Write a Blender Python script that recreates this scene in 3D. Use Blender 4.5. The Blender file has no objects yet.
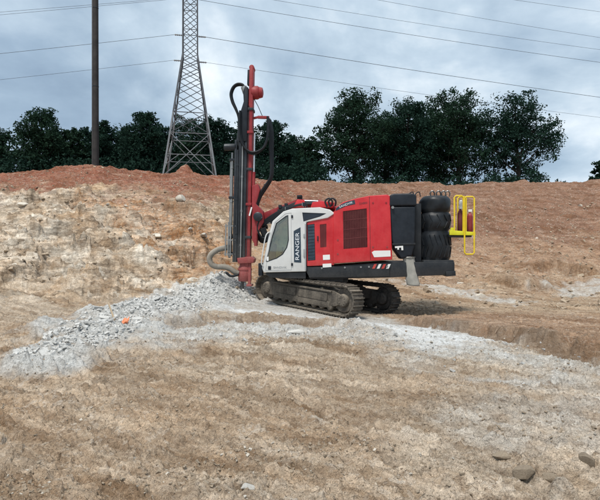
import bpy, bmesh, math, random
import numpy as np
from mathutils import Vector, Matrix, Euler
R = math.radians
random.seed(7); rng = np.random.default_rng(11)
scene = bpy.context.scene
COL = scene.collection

# ------------------------------------------------------------------ camera
cam_d = bpy.data.cameras.new('camera'); cam_d.sensor_width = 36; cam_d.lens = 30.6
cam_d.clip_end = 6000; cam_d.clip_start = 0.05
cam = bpy.data.objects.new('camera', cam_d); COL.objects.link(cam)
cam.location = (0, 0, 1.6); cam.rotation_euler = (R(90), 0, 0)
scene.camera = cam

# ------------------------------------------------------------------ world and sun (overcast daylight)
SUN_EL, SUN_AZ = R(62), R(205)          # azimuth clockwise from +Y (the way the camera looks)
world = bpy.data.worlds.new('World'); scene.world = world; world.use_nodes = True
wt = world.node_tree; wn = wt.nodes; wl = wt.links; wn.clear()
def W(t, **k):
    n = wn.new(t)
    for a, v in k.items(): setattr(n, a, v)
    return n
w_out = W('ShaderNodeOutputWorld'); w_bg = W('ShaderNodeBackground'); w_bg.inputs['Strength'].default_value = 0.1
sky = W('ShaderNodeTexSky', sky_type='NISHITA', sun_disc=False, sun_elevation=SUN_EL, sun_rotation=SUN_AZ, air_density=1.0, dust_density=1.5)
tc = W('ShaderNodeTexCoord'); sep = W('ShaderNodeSeparateXYZ'); wl.new(tc.outputs['Generated'], sep.inputs[0])
def wmath(op, a, b=None, clamp=False):
    n = W('ShaderNodeMath', operation=op, use_clamp=clamp)
    for i, v in enumerate((a, b)):
        if v is None: continue
        if isinstance(v, (int, float)): n.inputs[i].default_value = v
        else: wl.new(v, n.inputs[i])
    return n.outputs[0]
zz = wmath('ADD', wmath('MAXIMUM', sep.outputs['Z'], 0.0), 0.45)
comb = W('ShaderNodeCombineXYZ')
wl.new(wmath('DIVIDE', sep.outputs['X'], zz), comb.inputs[0]); wl.new(wmath('DIVIDE', sep.outputs['Y'], zz), comb.inputs[1])
def wnoise(scale, detail, rough, dist, off):
    mp = W('ShaderNodeMapping'); mp.inputs['Location'].default_value = off; wl.new(comb.outputs[0], mp.inputs[0])
    n = W('ShaderNodeTexNoise'); n.inputs['Scale'].default_value = scale; n.inputs['Detail'].default_value = detail
    n.inputs['Roughness'].default_value = rough; n.inputs['Distortion'].default_value = dist
    wl.new(mp.outputs[0], n.inputs['Vector']); return n.outputs['Fac']
def wramp(fac, stops, interp='EASE'):
    r = W('ShaderNodeValToRGB'); cr = r.color_ramp; cr.interpolation = interp
    while len(cr.elements) < len(stops): cr.elements.new(0.5)
    for e, (p, c) in zip(cr.elements, stops): e.position = p; e.color = (*c, 1)
    wl.new(fac, r.inputs[0]); return r.outputs[0]
big = wnoise(1.35, 7, 0.53, 0.25, (-3.3, 2.4, 0.0)); fine = wnoise(3.2, 8, 0.58, 0.2, (3.1, 7.7, 0))
mixn = wmath('ADD', wmath('MULTIPLY', big, 0.74), wmath('MULTIPLY', fine, 0.26))
# thick grey-blue cloud, paler where it thins
cloud = wramp(mixn, [(0.36, (0.17, 0.235, 0.315)), (0.45, (0.265, 0.35, 0.44)), (0.52, (0.40, 0.49, 0.575)), (0.57, (0.56, 0.63, 0.69)), (0.63, (0.82, 0.85, 0.87))], 'LINEAR')
vm = W('ShaderNodeVectorMath', operation='SCALE'); vm.inputs['Scale'].default_value = 9.0; wl.new(cloud, vm.inputs[0])
cover = wramp(big, [(0.30, (0.80, 0.80, 0.80)), (0.60, (1, 1, 1))])
mx = W('ShaderNodeMix', data_type='RGBA'); wl.new(cover, mx.inputs['Factor']); wl.new(sky.outputs[0], mx.inputs['A']); wl.new(vm.outputs[0], mx.inputs['B'])
wl.new(mx.outputs['Result'], w_bg.inputs['Color']); wl.new(w_bg.outputs[0], w_out.inputs['Surface'])

sun_d = bpy.data.lights.new('sun', 'SUN'); sun_d.energy = 2.1; sun_d.angle = R(12); sun_d.color = (1.0, 0.95, 0.87)
sun = bpy.data.objects.new('sun', sun_d); COL.objects.link(sun)
sd = Vector((math.sin(SUN_AZ)*math.cos(SUN_EL), math.cos(SUN_AZ)*math.cos(SUN_EL), math.sin(SUN_EL)))
sun.rotation_euler = (-sd).to_track_quat('-Z', 'Y').to_euler(); sun.location = (0, 0, 40)
scene.view_settings.view_transform = 'Standard'; scene.view_settings.look = 'None'
scene.view_settings.exposure = 0.72; scene.view_settings.gamma = 1.0

# ------------------------------------------------------------------ terrain
def _tab(seed):
    g = np.random.default_rng(seed); p = g.permutation(256); a = g.random(256)*2*np.pi
    return np.concatenate([p, p]), np.cos(a), np.sin(a)
_TABS = {}
def perlin(x, y, seed=0):
    if seed not in _TABS: _TABS[seed] = _tab(seed)
    P, gx, gy = _TABS[seed]
    xi = np.floor(x).astype(np.int64); yi = np.floor(y).astype(np.int64); xf = x-xi; yf = y-yi
    xi &= 255; yi &= 255
    u = xf*xf*xf*(xf*(xf*6-15)+10); v = yf*yf*yf*(yf*(yf*6-15)+10)
    def gr(i, j, a, b):
        h = P[P[(xi+i) & 255]+((yi+j) & 255)]; return gx[h]*a+gy[h]*b
    n0 = gr(0, 0, xf, yf); n1 = gr(1, 0, xf-1, yf); n2 = gr(0, 1, xf, yf-1); n3 = gr(1, 1, xf-1, yf-1)
    return (n0+(n1-n0)*u)*(1-v)+(n2+(n3-n2)*u)*v
def fbm(x, y, octs=4, seed=0, gain=0.5, ridged=False):
    s = 0; a = 1; f = 1
    for o in range(octs):
        n = perlin(x*f+o*17.3, y*f-o*9.1, seed+o)
        if ridged: n = 0.5-np.abs(n)*1.6
        s = s+a*n; a *= gain; f *= 2.03
    return s
def worley(x, y, seed=0):
    g = np.random.default_rng(seed); J = g.random((64, 64, 3))
    xi = np.floor(x).astype(np.int64); yi = np.floor(y).astype(np.int64)
    d1 = np.full(x.shape, 9.0); d2 = np.full(x.shape, 9.0); val = np.zeros(x.shape); tx = np.zeros(x.shape); ty = np.zeros(x.shape)
    for i in (-1, 0, 1):
        for j in (-1, 0, 1):
            q = J[(xi+i) & 63, (yi+j) & 63]; dx = xi+i+q[..., 0]-x; dy = yi+j+q[..., 1]-y
            d = np.sqrt(dx*dx+dy*dy); near = d < d1
            d2 = np.where(near, d1, np.minimum(d2, d)); val = np.where(near, q[..., 2], val)
            tx = np.where(near, dx, tx); ty = np.where(near, dy, ty); d1 = np.where(near, d, d1)
    return d1, d2, val, tx, ty
def sstep(a, b, x):
    t = np.clip((x-a)/(b-a), 0, 1); return t*t*(3-2*t)
CP = [(-3.29,5.60,-0.05),(-4.82,8.20,-0.01),(-6.76,11.50,0.02),(-9.41,16.00,0.35),(-12.35,21.00,1.60),(-15.88,27.00,3.45),(-19.41,33.00,5.16),(-23.53,40.00,7.25),(-2.26,5.50,-0.02),(-3.38,8.20,-0.01),(-5.56,13.50,0.01),(-7.41,18.00,0.54),(-9.06,22.00,1.60),(-11.53,28.00,3.52),(-14.00,34.00,5.60),(-16.47,40.00,7.95),(-12.06,41.00,7.35),(-1.08,5.50,-0.02),(-1.92,9.80,0.06),(-3.04,15.50,0.08),(-3.73,19.00,0.48),(-4.51,23.00,1.60),(-5.69,29.00,3.59),(-7.06,36.00,5.84),(-8.24,42.00,7.41),(0.00,10.30,-0.02),(0.00,22.00,0.82),(0.00,26.00,1.60),(0.00,33.00,3.86),(0.00,42.00,6.54),(0.00,47.00,7.68),(1.96,10.00,0.03),(4.71,24.00,0.28),(5.69,29.00,1.60),(7.06,36.00,4.07),(8.63,44.00,6.60),(9.80,50.00,7.87),(2.94,7.50,-0.02),(4.12,10.50,-0.15),(6.08,15.50,-0.38),(8.63,22.00,-0.13),(10.59,27.00,0.81),(12.55,32.00,2.23),(14.90,38.00,4.21),(18.04,46.00,6.83),(19.61,50.00,7.97),(4.35,7.40,-0.07),(5.88,10.00,-0.16),(8.82,15.00,-0.46),(12.94,22.00,-0.13),(15.88,27.00,0.81),(18.82,32.00,2.23),(22.94,39.00,4.66),(27.65,47.00,6.95),(30.00,51.00,8.20),(-6.00,0.00,0.00),(-6.00,3.30,0.00),(-2.00,0.00,0.00),(-2.00,3.30,0.00),(2.00,0.00,0.00),(2.00,3.30,0.00),(6.00,0.00,0.00),(6.00,3.30,0.00),(-1.70,16.60,-0.06),(1.80,14.40,-0.41),(2.90,16.20,-0.47),(-0.30,14.20,-0.22),(-0.60,18.40,-0.13),(1.20,17.50,-0.30),(0.70,16.50,-0.27),(-45.00,60.00,8.00),(-45.00,75.00,8.60),(-20.00,60.00,8.00),(-20.00,75.00,8.60),(0.00,60.00,8.00),(0.00,75.00,8.60),(20.00,60.00,8.00),(20.00,75.00,8.60),(45.00,60.00,8.00),(45.00,75.00,8.60)]
_cp = np.array(CP); _n = len(_cp)
def _tps(r2): return np.where(r2 > 1e-9, 0.5*r2*np.log(r2+1e-12), 0)
_A = np.zeros((_n+3, _n+3))
_A[:_n, :_n] = _tps((_cp[:, None, 0]-_cp[None, :, 0])**2+(_cp[:, None, 1]-_cp[None, :, 1])**2)+np.eye(_n)*0.02
_A[:_n, _n] = 1; _A[:_n, _n+1:] = _cp[:, :2]; _A[_n, :_n] = 1; _A[_n+1:, :_n] = _cp[:, :2].T
_w = np.linalg.solve(_A, np.concatenate([_cp[:, 2], np.zeros(3)]))
def base_h(x, y):
    yc = np.clip(y, 0, 74); lim = np.abs(yc)*0.66+4.0; xc = lim*np.tanh(x/lim*1.0) if False else np.clip(x, -lim, lim)
    z = _w[_n]+_w[_n+1]*xc+_w[_n+2]*yc
    for i in range(_n): z = z+_w[i]*_tps((xc-_cp[i, 0])**2+(yc-_cp[i, 1])**2)
    return z
def pdist(x, y, pts):
    """distance to a polyline, signed side (+ on the left of travel) and position 0..1 along it"""
    best = np.full(x.shape, 1e9); side = np.zeros(x.shape); tt = np.zeros(x.shape); m = len(pts)-1
    for i in range(m):
        ax, ay = pts[i]; bx, by = pts[i+1]; dx, dy = bx-ax, by-ay; L2 = dx*dx+dy*dy
        t = np.clip(((x-ax)*dx+(y-ay)*dy)/L2, 0, 1); px = x-(ax+t*dx); py = y-(ay+t*dy); d = np.sqrt(px*px+py*py)
        c = d < best; best = np.where(c, d, best); tt = np.where(c, (i+t)/m, tt)
        side = np.where(c, np.sign(dx*py-dy*px), side)
    return best, side, tt
RUBBLE = [(-3.65, 7.1), (-3.75, 8.6), (-3.85, 11.4), (-3.45, 14.6), (-2.35, 17.4)]
APRON = [(-2.12, 9.6), (-0.74, 9.9), (0.74, 10.2), (1.74, 9.6), (2.56, 8.6), (2.97, 7.5)]
STEP = [(2.75, 15.2), (3.35, 12.9), (3.85, 10.2), (4.5, 8.0), (5.6, 6.4), (7.5, 5.2)]
HUMP = [(-3.1, 9.6), (-2.5, 10.6), (-1.2, 11.5), (0.1, 11.3), (1.0, 10.3), (1.5, 9.3)]
LEDGES = [([(-10.15, 21.56), (-8.72, 21.17), (-7.46, 21.13), (-6.68, 21.57)], .55), ([(-9.85, 16.74), (-9.57, 17.43), (-9.58, 19.16), (-9.45, 20.08)], .35),
 ([(-11.89, 26.37), (-10.15, 25.88), (-8.14, 24.42)], .55), ([(-12.46, 22.7), (-11.2, 23.79), (-9.66, 23.45)], .4), ([(-8.19, 28.79), (-6.69, 28.44), (-5.11, 27.44)], .5),
 ([(-5.89, 21.46), (-4.58, 21.22), (-3.59, 21.54)], .4), ([(-16.4, 28.35), (-14.93, 30.46), (-12.25, 29.75)], .5), ([(-5.94, 24.23), (-4.95, 25.26), (-3.83, 25.05)], .4),
 ([(-7.5, 19.13), (-6.63, 19.88), (-5.38, 19.59)], .28), ([(-13.2, 18.6), (-11.9, 20.3), (-10.67, 20.93)], .4), ([(8.08, 22.9), (9.51, 22.05), (11.04, 21.65)], .32), ([(10.84, 25.12), (13.11, 25.71), (14.36, 24.42)], .4)]
def masks(x, y):
    n1 = fbm(x*0.55, y*0.55, 4, 31); n2 = fbm(x*1.7, y*1.7, 4, 37); n3 = fbm(x*0.16, y*0.16, 3, 41)
    d, s, t = pdist(x, y, RUBBLE)
    rr = np.interp(t, [0, .25, .6, 1], [.30, .62, 1.15, 1.15])
    rub = 1-sstep(-0.6, 0.7, d-rr+n1*1.2+n2*0.7)
    d2, _, t2 = pdist(x, y, APRON)
    ap = 1-sstep(-0.8, 0.9, d2-0.95+n1*1.2+n2*0.9)
    dt, _, _ = pdist(x, y, [(-1.8, 16.6), (0.4, 14.6), (2.0, 13.2), (2.5, 11.8)])
    und = 1-sstep(0.3, 1.7, dt-0.9+n1*0.7+n2*0.5)
    ds, _, _ = pdist(x, y, [(4.6, 22.2), (5.49, 21.86), (6.92, 20.75), (7.69, 19.14)])
    ds2, _, _ = pdist(x, y, [(11.24, 21.64), (13.2, 22.43), (17, 23)])
    stk = np.maximum(1-sstep(0.1, 1.1, ds+n2*1.1+n1*.5), 1-sstep(0.2, 1.3, ds2+n2*1.2))*0.75
    dr, _, _ = pdist(x, y, [(2.0, 4.6), (3.6, 5.3), (6.0, 7.0)])
    paleR = 0.5*(1-sstep(0.2, 1.3, dr+n2*1.0+n1*0.6))
    grey = np.clip(np.maximum.reduce([rub, ap*0.92, und*0.95, stk, paleR]), 0, 1)
    dS, sS, tS = pdist(x, y, STEP); grey = grey*(1-0.93*sstep(-0.4, 0.1, dS*sS+0.3*n2)*(y > 5.5)*(y < 16)*(x > 2.2)*(1-stk))
    # front floor: greyish dusty beige in the middle
    floor = (1-sstep(13, 18, y))
    dust = floor*np.clip(0.72+1.1*n3+0.6*n1-0.05*np.abs(x-0.3), 0, 1)
    upr = sstep(-0.15, 0.3, dS*sS+0.3*n2)*(y > 5.0)*(x > 2.2)*(1-sstep(14, 17, y)); dust = dust*(1-0.8*upr)
    pw, _, _ = pdist(x, y, [(-1.0, 13.6), (0.6, 12.4), (1.9, 10.9), (2.5, 9.4)]); powder = (1-sstep(0.0, 1.0, pw-0.45+n1*0.9+n2*0.35))  # pale ground powder, also painted for the dust haze hanging behind the tracks
    dH, sH, tH = pdist(x, y, HUMP)
    damp = np.maximum(np.exp(-((dS*sS+0.12+0.25*n2)/0.30)**2)*sstep(0.02, 0.15, tS)*(1-sstep(.55, .85, tS)), 0.7*np.exp(-((-dH*sH-0.12+0.25*n2)/0.22)**2)*sstep(0.05, 0.25, tH)*(1-sstep(.7, .95, tH)))  # step-face shade put into the soil colour, with the dark-brown hump face
    left = (1-sstep(-5.0, -1.0, x+0.9*n1))*sstep(12.5, 16.5, y+0.5*n1)
    red = sstep(29.0, 33.5, y+3.0*n1+3.5*n3+0.10*x*(x < 0))
    red = red*(1-0.22*sstep(-2, 6, x))
    pale = left*(1-red)*np.clip(0.75+1.5*n1+1.0*n3-0.07*np.maximum(x+9, 0), 0, 1)
    dor, _, _ = pdist(x, y, [(-10.5, 29.5), (-8.87, 28.28), (-5.91, 25.11), (-4.09, 23.15), (-3.0, 21.5)])
    orange = (1-sstep(0.3, 3.4, dor+1.9*n1+1.2*n2))*(1-grey)
    brown = np.maximum(sstep(18, 30, y+4*n1)*sstep(-2, 4, x+1.5*n1), upr*0.75)
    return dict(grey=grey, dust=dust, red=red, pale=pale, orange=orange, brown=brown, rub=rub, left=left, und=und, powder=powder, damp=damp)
def flakes(x, y):
    u = x*0.85-y*0.53; w = x*0.53+y*0.85
    f1, f2, fv, fx_, fy_ = worley(u*2.0+0.5*fbm(x*2, y*2, 2, 160), w*6.0+0.6*fbm(x*2, y*2, 2, 163), 23)
    return fv, fy_, f1, f2
def H(x, y):
    x = np.asarray(x, float); y = np.asarray(y, float)
    z = base_h(x, y); m = masks(x, y)
    far = sstep(70, 110, y)+sstep(0, 1, np.abs(x)-0.66*np.maximum(y, 0)-30); calm = 1-np.clip(np.maximum(m['und']*0.85, m['powder']*0.6), 0, 1)
    calm = calm*(1-np.clip(far, 0, 1)*0.8)
    # left rock face: stepped, broken ledges
    L = m['left']*(1-m['red']*0.75)*(1-sstep(34, 38, y))
    wz = z+0.06*x+0.45*fbm(x*0.22, y*0.40, 4, 3)
    for st, amp, sd_ in ((0.62, 0.85, 0),):
        q = wz/st+0.8*fbm(x*0.30/st*0.5, y*0.8/st*0.5, 3, 7+sd_); fr = q-np.floor(q)
        z = z+L*amp*st*(sstep(0.40, 0.95, fr)-fr)*(0.5+1.0*np.clip(0.5+fbm(x*0.5, y*0.5, 2, 14+sd_), 0, 1))
    wx = 0.6*fbm(x*0.7, y*0.7, 3, 50); wy = 0.6*fbm(x*0.7, y*0.7, 3, 54)
    d1, d2, v, tx, ty = worley(x*0.42+0.22*y+wx, y*0.95-0.18*x+wy, 5)
    z = z+L*((v-0.5)*0.26-(v-0.2)*ty*0.75+(v-0.5)*tx*0.35-0.13*(1-sstep(0.0, 0.07, d2-d1)))
    e1, e2, v2, tx2, ty2 = worley(x*1.05+0.5*y+wx*2, y*2.3-0.4*x+wy*2, 9)
    z = z+L*((v2-0.5)*0.07-(v2-.1)*ty2*0.26-0.05*(1-sstep(0.0, 0.10, e2-e1)))
    k1, k2, v3, tx3, ty3 = worley(x*2.6+y, y*4.6-0.7*x, 29)
    z = z+(L*0.8+m['rub'])*((v3-0.5)*0.05-(v3-.2)*ty3*0.14)
    z = z+L*(0.24*fbm(x*0.4, y*0.7, 5, 12, 0.55, True)+0.05*fbm(x*2.2, y*4.0, 4, 16, 0.6, True))
    wl_ = 0.5*fbm(x*0.8, y*0.8, 4, 180)+0.16*fbm(x*3.2, y*3.2, 3, 184)
    for pts, hh in LEDGES:          # broken edges of the rock layers
        d, s, t = pdist(x, y, pts); sg = d*s+wl_; e = sstep(0.0, 0.2, t)*(1-sstep(0.8, 1.0, t))*np.exp(-(d/2.2)**2)
        z = z+e*hh*(sstep(-0.10, 0.16, sg)*1.15-0.35*np.exp(-((sg+0.25)/0.28)**2))
    # rubble swath
    z = z+m['rub']*(0.11+0.10*fbm(x*1.1, y*1.1, 3, 61)+0.06*fbm(x*2.6, y*2.6, 3, 66, 0.6, True))
    z = z+0.42*np.exp(-(((x+2.75)/0.9)**2+((y-18.0)/1.1)**2))
    # bank, right and middle: scraped earth with ripples
    Bk = sstep(17.5, 24, y)*(1-L)
    z = z+Bk*(0.34*fbm(x*0.22, y*0.22, 4, 71)+0.17*fbm(x*0.8, y*0.8, 4, 75)+0.10*fbm(x*1.6, y*4.0, 4, 79, 0.62, True)+0.05*fbm(x*3.0, y*3.0, 3, 78, 0.6))
    rid = fbm(x*0.10+0.02*y, y*0.55, 4, 83, 0.55, True); z = z+Bk*0.22*rid
    crest = sstep(34, 40, y)*(1-sstep(60, 75, y)); z = z+crest*(0.32*fbm(x*0.35, y*0.2, 4, 91)+0.07*fbm(x*1.6, y, 3, 93))
    # chevron wheel prints pressed into the right bank
    for yc, ph in ((34.6, 0), (37.6, 1.7)):
        yy = y-(yc+0.02*(x-15)+0.25*np.sin(x*0.2)); w_ = np.exp(-(yy/0.42)**4)*sstep(10.5, 12.5, x)*(1-sstep(60, 70, x))
        z = z+w_*(-0.07+0.11*sstep(-0.1, 0.5, np.sin(x*9.0+np.abs(yy)*5.5+ph)))
    # cut step on the right and low berm in the middle
    wob = 0.34*fbm(x*0.9, y*0.9, 4, 101)+0.24*fbm(x*2.4, y*2.4, 4, 104, 0.6)
    d, s, t = pdist(x, y, STEP); sg = d*s+wob
    z = z+0.21*sstep(-0.16, 0.12, sg)*np.exp(-np.maximum(sg, 0)/3.0)*sstep(0.0, 0.12, t)*(1-sstep(0.6, 1.0, t))
    z = z-0.10*np.exp(-((sg+0.32)/0.3)**2)*sstep(0.03, 0.2, t)*(1-sstep(0.6, 1.0, t))
    d, s, t = pdist(x, y, HUMP); sg = -d*s+wob*0.8; e = sstep(0.0, 0.2, t)*(1-sstep(0.8, 1.0, t))
    z = z+e*(0.17*sstep(0.14, -0.14, sg)*np.exp(-np.maximum(-sg, 0)/1.0)-0.06*np.exp(-((sg-0.3)/0.3)**2))
    # floor: scraped streaks, clods, shallow ruts
    F = (1-sstep(17, 23, y))*calm*(1-L)
    u = x*0.85-y*0.53; w = x*0.53+y*0.85
    st = fbm(u*0.35, w*1.5, 4, 111, 0.55)+0.4*fbm(u*1.1, w*5.0, 3, 117, 0.6)
    z = z+F*(0.060*fbm(x*0.6, y*0.6, 3, 121)+0.060*st+0.034*fbm(u*2.6, w*8.0, 5, 127, 0.62, True)+0.030*fbm(x*6, y*8, 5, 131, 0.66, True)+0.016*fbm(x*5, y*7, 5, 135, 0.72))
    g1, g2, gv, gx_, gy_ = worley(x*4.6+0.5*fbm(x*3, y*3, 2, 150), y*4.6, 19)
    h1_, h2_, hv, hx, hy = worley(u*6.5+0.4*fbm(x*5, y*5, 2, 170), w*13.0, 31); z = z+F*(1-sstep(8, 12, y))*((hv-0.5)*0.030-(hv-.1)*hy*0.055)
    clod = sstep(0.0, 0.30, fbm(x*0.8+4, y*0.8, 3, 141))*F
    z = z+clod*0.055*gv*sstep(0.0, 0.3, g2-g1)
    fv, fy_, f1, f2 = flakes(x, y)
    flak = np.clip(0.35+1.2*fbm(x*0.45, y*0.7, 3, 166), 0, 1)*F
    z = z+flak*((fv-0.5)*0.055-(fv-0.1)*fy_*0.12)*sstep(0.0, 0.12, f2-f1)
    w0 = x*0.30+y*0.95; u0 = x*0.95-y*0.30
    rut = np.exp(-((w0-4.55-0.25*np.sin(u0*0.8))/0.22)**2)+0.8*np.exp(-((w0-6.6-0.3*np.sin(u0*0.6+1))/0.3)**2)
    z = z-F*0.045*rut*(0.7+0.5*fbm(u*1.2, w, 2, 145))
    # toothed grouser marks in the nearest rut on the right
    gm = np.exp(-((w0-3.62-0.05*np.sin(u0*2))/0.16)**2)*sstep(0.2, 0.7, u0+0.2*fbm(x*2, y*2, 2, 8))*F
    z = z+gm*0.12*(np.sin(u0*22+1.5*fbm(x*2, y*2, 2, 9))*0.5)
    # piles of spoil behind the crest, below the pylon
    for cx, cy, r, hh in ((-11.4, 51.0, 2.2, 1.55), (-7.6, 50.0, 1.5, 0.6), (-24.5, 50, 3.0, .35)):
        rr = np.sqrt((x-cx)**2+(y-cy)**2); z = z+hh*np.maximum(0, 1-rr/r)**1.15*(1+0.15*fbm(x, y, 3, 155))
    return z
def h1(x, y): return float(H(np.array([x]), np.array([y]))[0])

NR_N, NR_B, NC = 600, 420, 820
ya = 1/np.linspace(1/2.3, 1/17.0, NR_N); yb = np.linspace(17.0, 58.0, NR_B+1)[1:]
yrows = np.concatenate([[-600, -200, -60, -25, -12, -6, -3, -1, 0, 0.7, 1.3, 1.8], ya, yb, [60, 62.5, 65, 68, 72, 77, 84, 95, 110, 140, 200, 320, 600, 1200, 2500]])
tcore = np.linspace(-1, 1, NC); touter = np.array([1.03, 1.08, 1.15, 1.25, 1.4, 1.6, 2.0, 3.0, 6.0, 14, 40])
tt = np.concatenate([-touter[::-1], tcore, touter])
wid = np.clip(yrows, 2.0, 80)*0.68+1.2
GX = tt[None, :]*wid[:, None]; GX[:, np.abs(tt) > 5] = np.sign(tt[np.abs(tt) > 5])*np.array([{6.0: 450, 14: 1200, 40: 3000}[abs(v)] for v in tt[np.abs(tt) > 5]])
GY = np.repeat(yrows[:, None], len(tt), 1)
GZ = H(GX.ravel(), GY.ravel()); GM = masks(GX.ravel(), GY.ravel()); GM['cell'] = flakes(GX.ravel(), GY.ravel())[0]
nr, nc = GX.shape
gme = bpy.data.meshes.new('ground')
co = np.stack([GX.ravel(), GY.ravel(), GZ], 1)
ii = (np.arange(nr-1)[:, None]*nc+np.arange(nc-1)[None, :]).ravel()
quads = np.stack([ii, ii+1, ii+nc+1, ii+nc], 1)
def np_mesh(me, co, faces, k):
    nf = len(faces)
    me.vertices.add(len(co)); me.vertices.foreach_set('co', co.astype(np.float32).ravel())
    me.loops.add(nf*k); me.loops.foreach_set('vertex_index', faces.astype(np.int32).ravel())
    me.polygons.add(nf); me.polygons.foreach_set('loop_start', np.arange(0, nf*k, k, dtype=np.int32))
    me.update(calc_edges=True)
np_mesh(gme, co, quads, 4)
gme.shade_smooth()
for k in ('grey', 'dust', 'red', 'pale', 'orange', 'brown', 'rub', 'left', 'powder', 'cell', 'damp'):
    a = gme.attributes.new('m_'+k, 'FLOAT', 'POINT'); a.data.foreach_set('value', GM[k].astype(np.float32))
ground = bpy.data.objects.new('ground', gme); COL.objects.link(ground); ground['kind'] = 'structure'

# ------------------------------------------------------------------ node helpers and materials
class NT:
    def __init__(s, name):
        s.m = bpy.data.materials.new(name); s.m.use_nodes = True; s.t = s.m.node_tree; s.n = s.t.nodes; s.l = s.t.links
        s.b = s.n['Principled BSDF']; s.tc = s.n.new('ShaderNodeTexCoord'); s.b.inputs['Specular IOR Level'].default_value = 0.3
    def set(s, sock, v):
        if isinstance(v, bpy.types.NodeSocket): s.l.new(v, sock)
        elif isinstance(v, tuple) and len(v) == 3 and sock.type == 'RGBA': sock.default_value = (*v, 1)
        else: sock.default_value = v
    def noise(s, scale, detail=4, rough=0.55, vec=None, out='Fac', dist=0.0):
        n = s.n.new('ShaderNodeTexNoise'); n.inputs['Scale'].default_value = scale; n.inputs['Detail'].default_value = detail
        n.inputs['Roughness'].default_value = rough; n.inputs['Distortion'].default_value = dist
        s.l.new(vec if vec is not None else s.tc.outputs['Object'], n.inputs['Vector']); return n.outputs[out]
    def mapv(s, scale=(1, 1, 1), rot=(0, 0, 0), vec=None):
        n = s.n.new('ShaderNodeMapping'); n.inputs['Scale'].default_value = scale; n.inputs['Rotation'].default_value = rot
        s.l.new(vec if vec is not None else s.tc.outputs['Object'], n.inputs[0]); return n.outputs[0]
    def voro(s, scale, vec=None, feat='F1', out='Distance', rnd=1.0):
        n = s.n.new('ShaderNodeTexVoronoi'); n.feature = feat; n.inputs['Scale'].default_value = scale; n.inputs['Randomness'].default_value = rnd
        s.l.new(vec if vec is not None else s.tc.outputs['Object'], n.inputs['Vector']); return n.outputs[out]
    def math(s, op, a, b=None, clamp=False):
        n = s.n.new('ShaderNodeMath'); n.operation = op; n.use_clamp = clamp; s.set(n.inputs[0], a)
        if b is not None: s.set(n.inputs[1], b)
        return n.outputs[0]
    def ramp(s, f, lo, hi, a=0.0, b=1.0):
        n = s.n.new('ShaderNodeMapRange'); s.set(n.inputs[0], f); n.inputs[1].default_value = lo; n.inputs[2].default_value = hi
        n.inputs[3].default_value = a; n.inputs[4].default_value = b; n.clamp = True; return n.outputs[0]
    def mix(s, f, a, b, mode='MIX'):
        n = s.n.new('ShaderNodeMix'); n.data_type = 'RGBA'; n.blend_type = mode
        s.set(n.inputs['Factor'], f); s.set(n.inputs['A'], a); s.set(n.inputs['B'], b); return n.outputs['Result']
    def attr(s, name):
        n = s.n.new('ShaderNodeAttribute'); n.attribute_name = name; return n.outputs['Fac']
    def bump(s, h, dist=0.02, strength=1.0, prev=None):
        n = s.n.new('ShaderNodeBump'); n.inputs['Distance'].default_value = dist; n.inputs['Strength'].default_value = strength
        s.l.new(h, n.inputs['Height'])
        if prev is not None: s.l.new(prev, n.inputs['Normal'])
        return n.outputs[0]
    def normal_z(s):
        g = s.n.new('ShaderNodeNewGeometry'); x = s.n.new('ShaderNodeSeparateXYZ'); s.l.new(g.outputs['Normal'], x.inputs[0]); return x.outputs['Z']

g = NT('earth')
streakv = g.mapv((0.9, 6.5, 3.0), (0, 0, 0), g.mapv((1, 1, 1), (0, 0, R(32))))
nA = g.noise(0.9, 5, 0.62); nB = g.noise(5.5, 6, 0.68); nC = g.noise(34, 4, 0.7); nS = g.noise(1.0, 6, 0.68, streakv, dist=0.4)
TAN, TAN2, BEIGE = (0.53, 0.41, 0.295), (0.31, 0.215, 0.14), (0.61, 0.535, 0.445)
c = g.mix(g.ramp(nS, 0.36, 0.62), TAN2, TAN)
c = g.mix(g.math('MULTIPLY', g.attr('m_dust'), g.ramp(nB, 0.25, 0.75, 0.45, 1.0)), c, g.mix(g.ramp(nS, 0.38, 0.60), (0.36, 0.29, 0.215), BEIGE))
c = g.mix(g.math('MULTIPLY', g.attr('m_left'), 0.6), c, g.mix(g.ramp(nA, 0.4, 0.62), (0.38, 0.27, 0.17), (0.45, 0.35, 0.25)))
c = g.mix(g.math('MULTIPLY', g.attr('m_brown'), g.ramp(nA, 0.2, 0.8, 0.65, 1.0)), c, g.mix(g.ramp(nS, 0.34, 0.66), (0.25, 0.142, 0.090), (0.44, 0.285, 0.19)))
c = g.mix(g.math('MULTIPLY', g.attr('m_pale'), g.ramp(nA, 0.36, 0.6, 0.25, 1.0)), c, g.mix(g.ramp(nB, 0.35, 0.65), (0.47, 0.41, 0.335), (0.70, 0.65, 0.57)))
c = g.mix(g.math('MULTIPLY', g.attr('m_orange'), g.ramp(nB, 0.36, 0.6, 0.1, 0.9)), c, g.mix(g.ramp(nA, 0.35, 0.65), (0.33, 0.15, 0.06), (0.42, 0.22, 0.10)))
c = g.mix(g.math('MULTIPLY', g.attr('m_red'), g.ramp(nA, 0.25, 0.6, 0.72, 1.0)), c, g.mix(g.attr('m_brown'), g.mix(g.ramp(nB, 0.35, 0.68), (0.19, 0.062, 0.038), (0.33, 0.135, 0.083)), g.mix(g.ramp(nB, 0.35, 0.68), (0.165, 0.080, 0.052), (0.27, 0.145, 0.098))))
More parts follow.
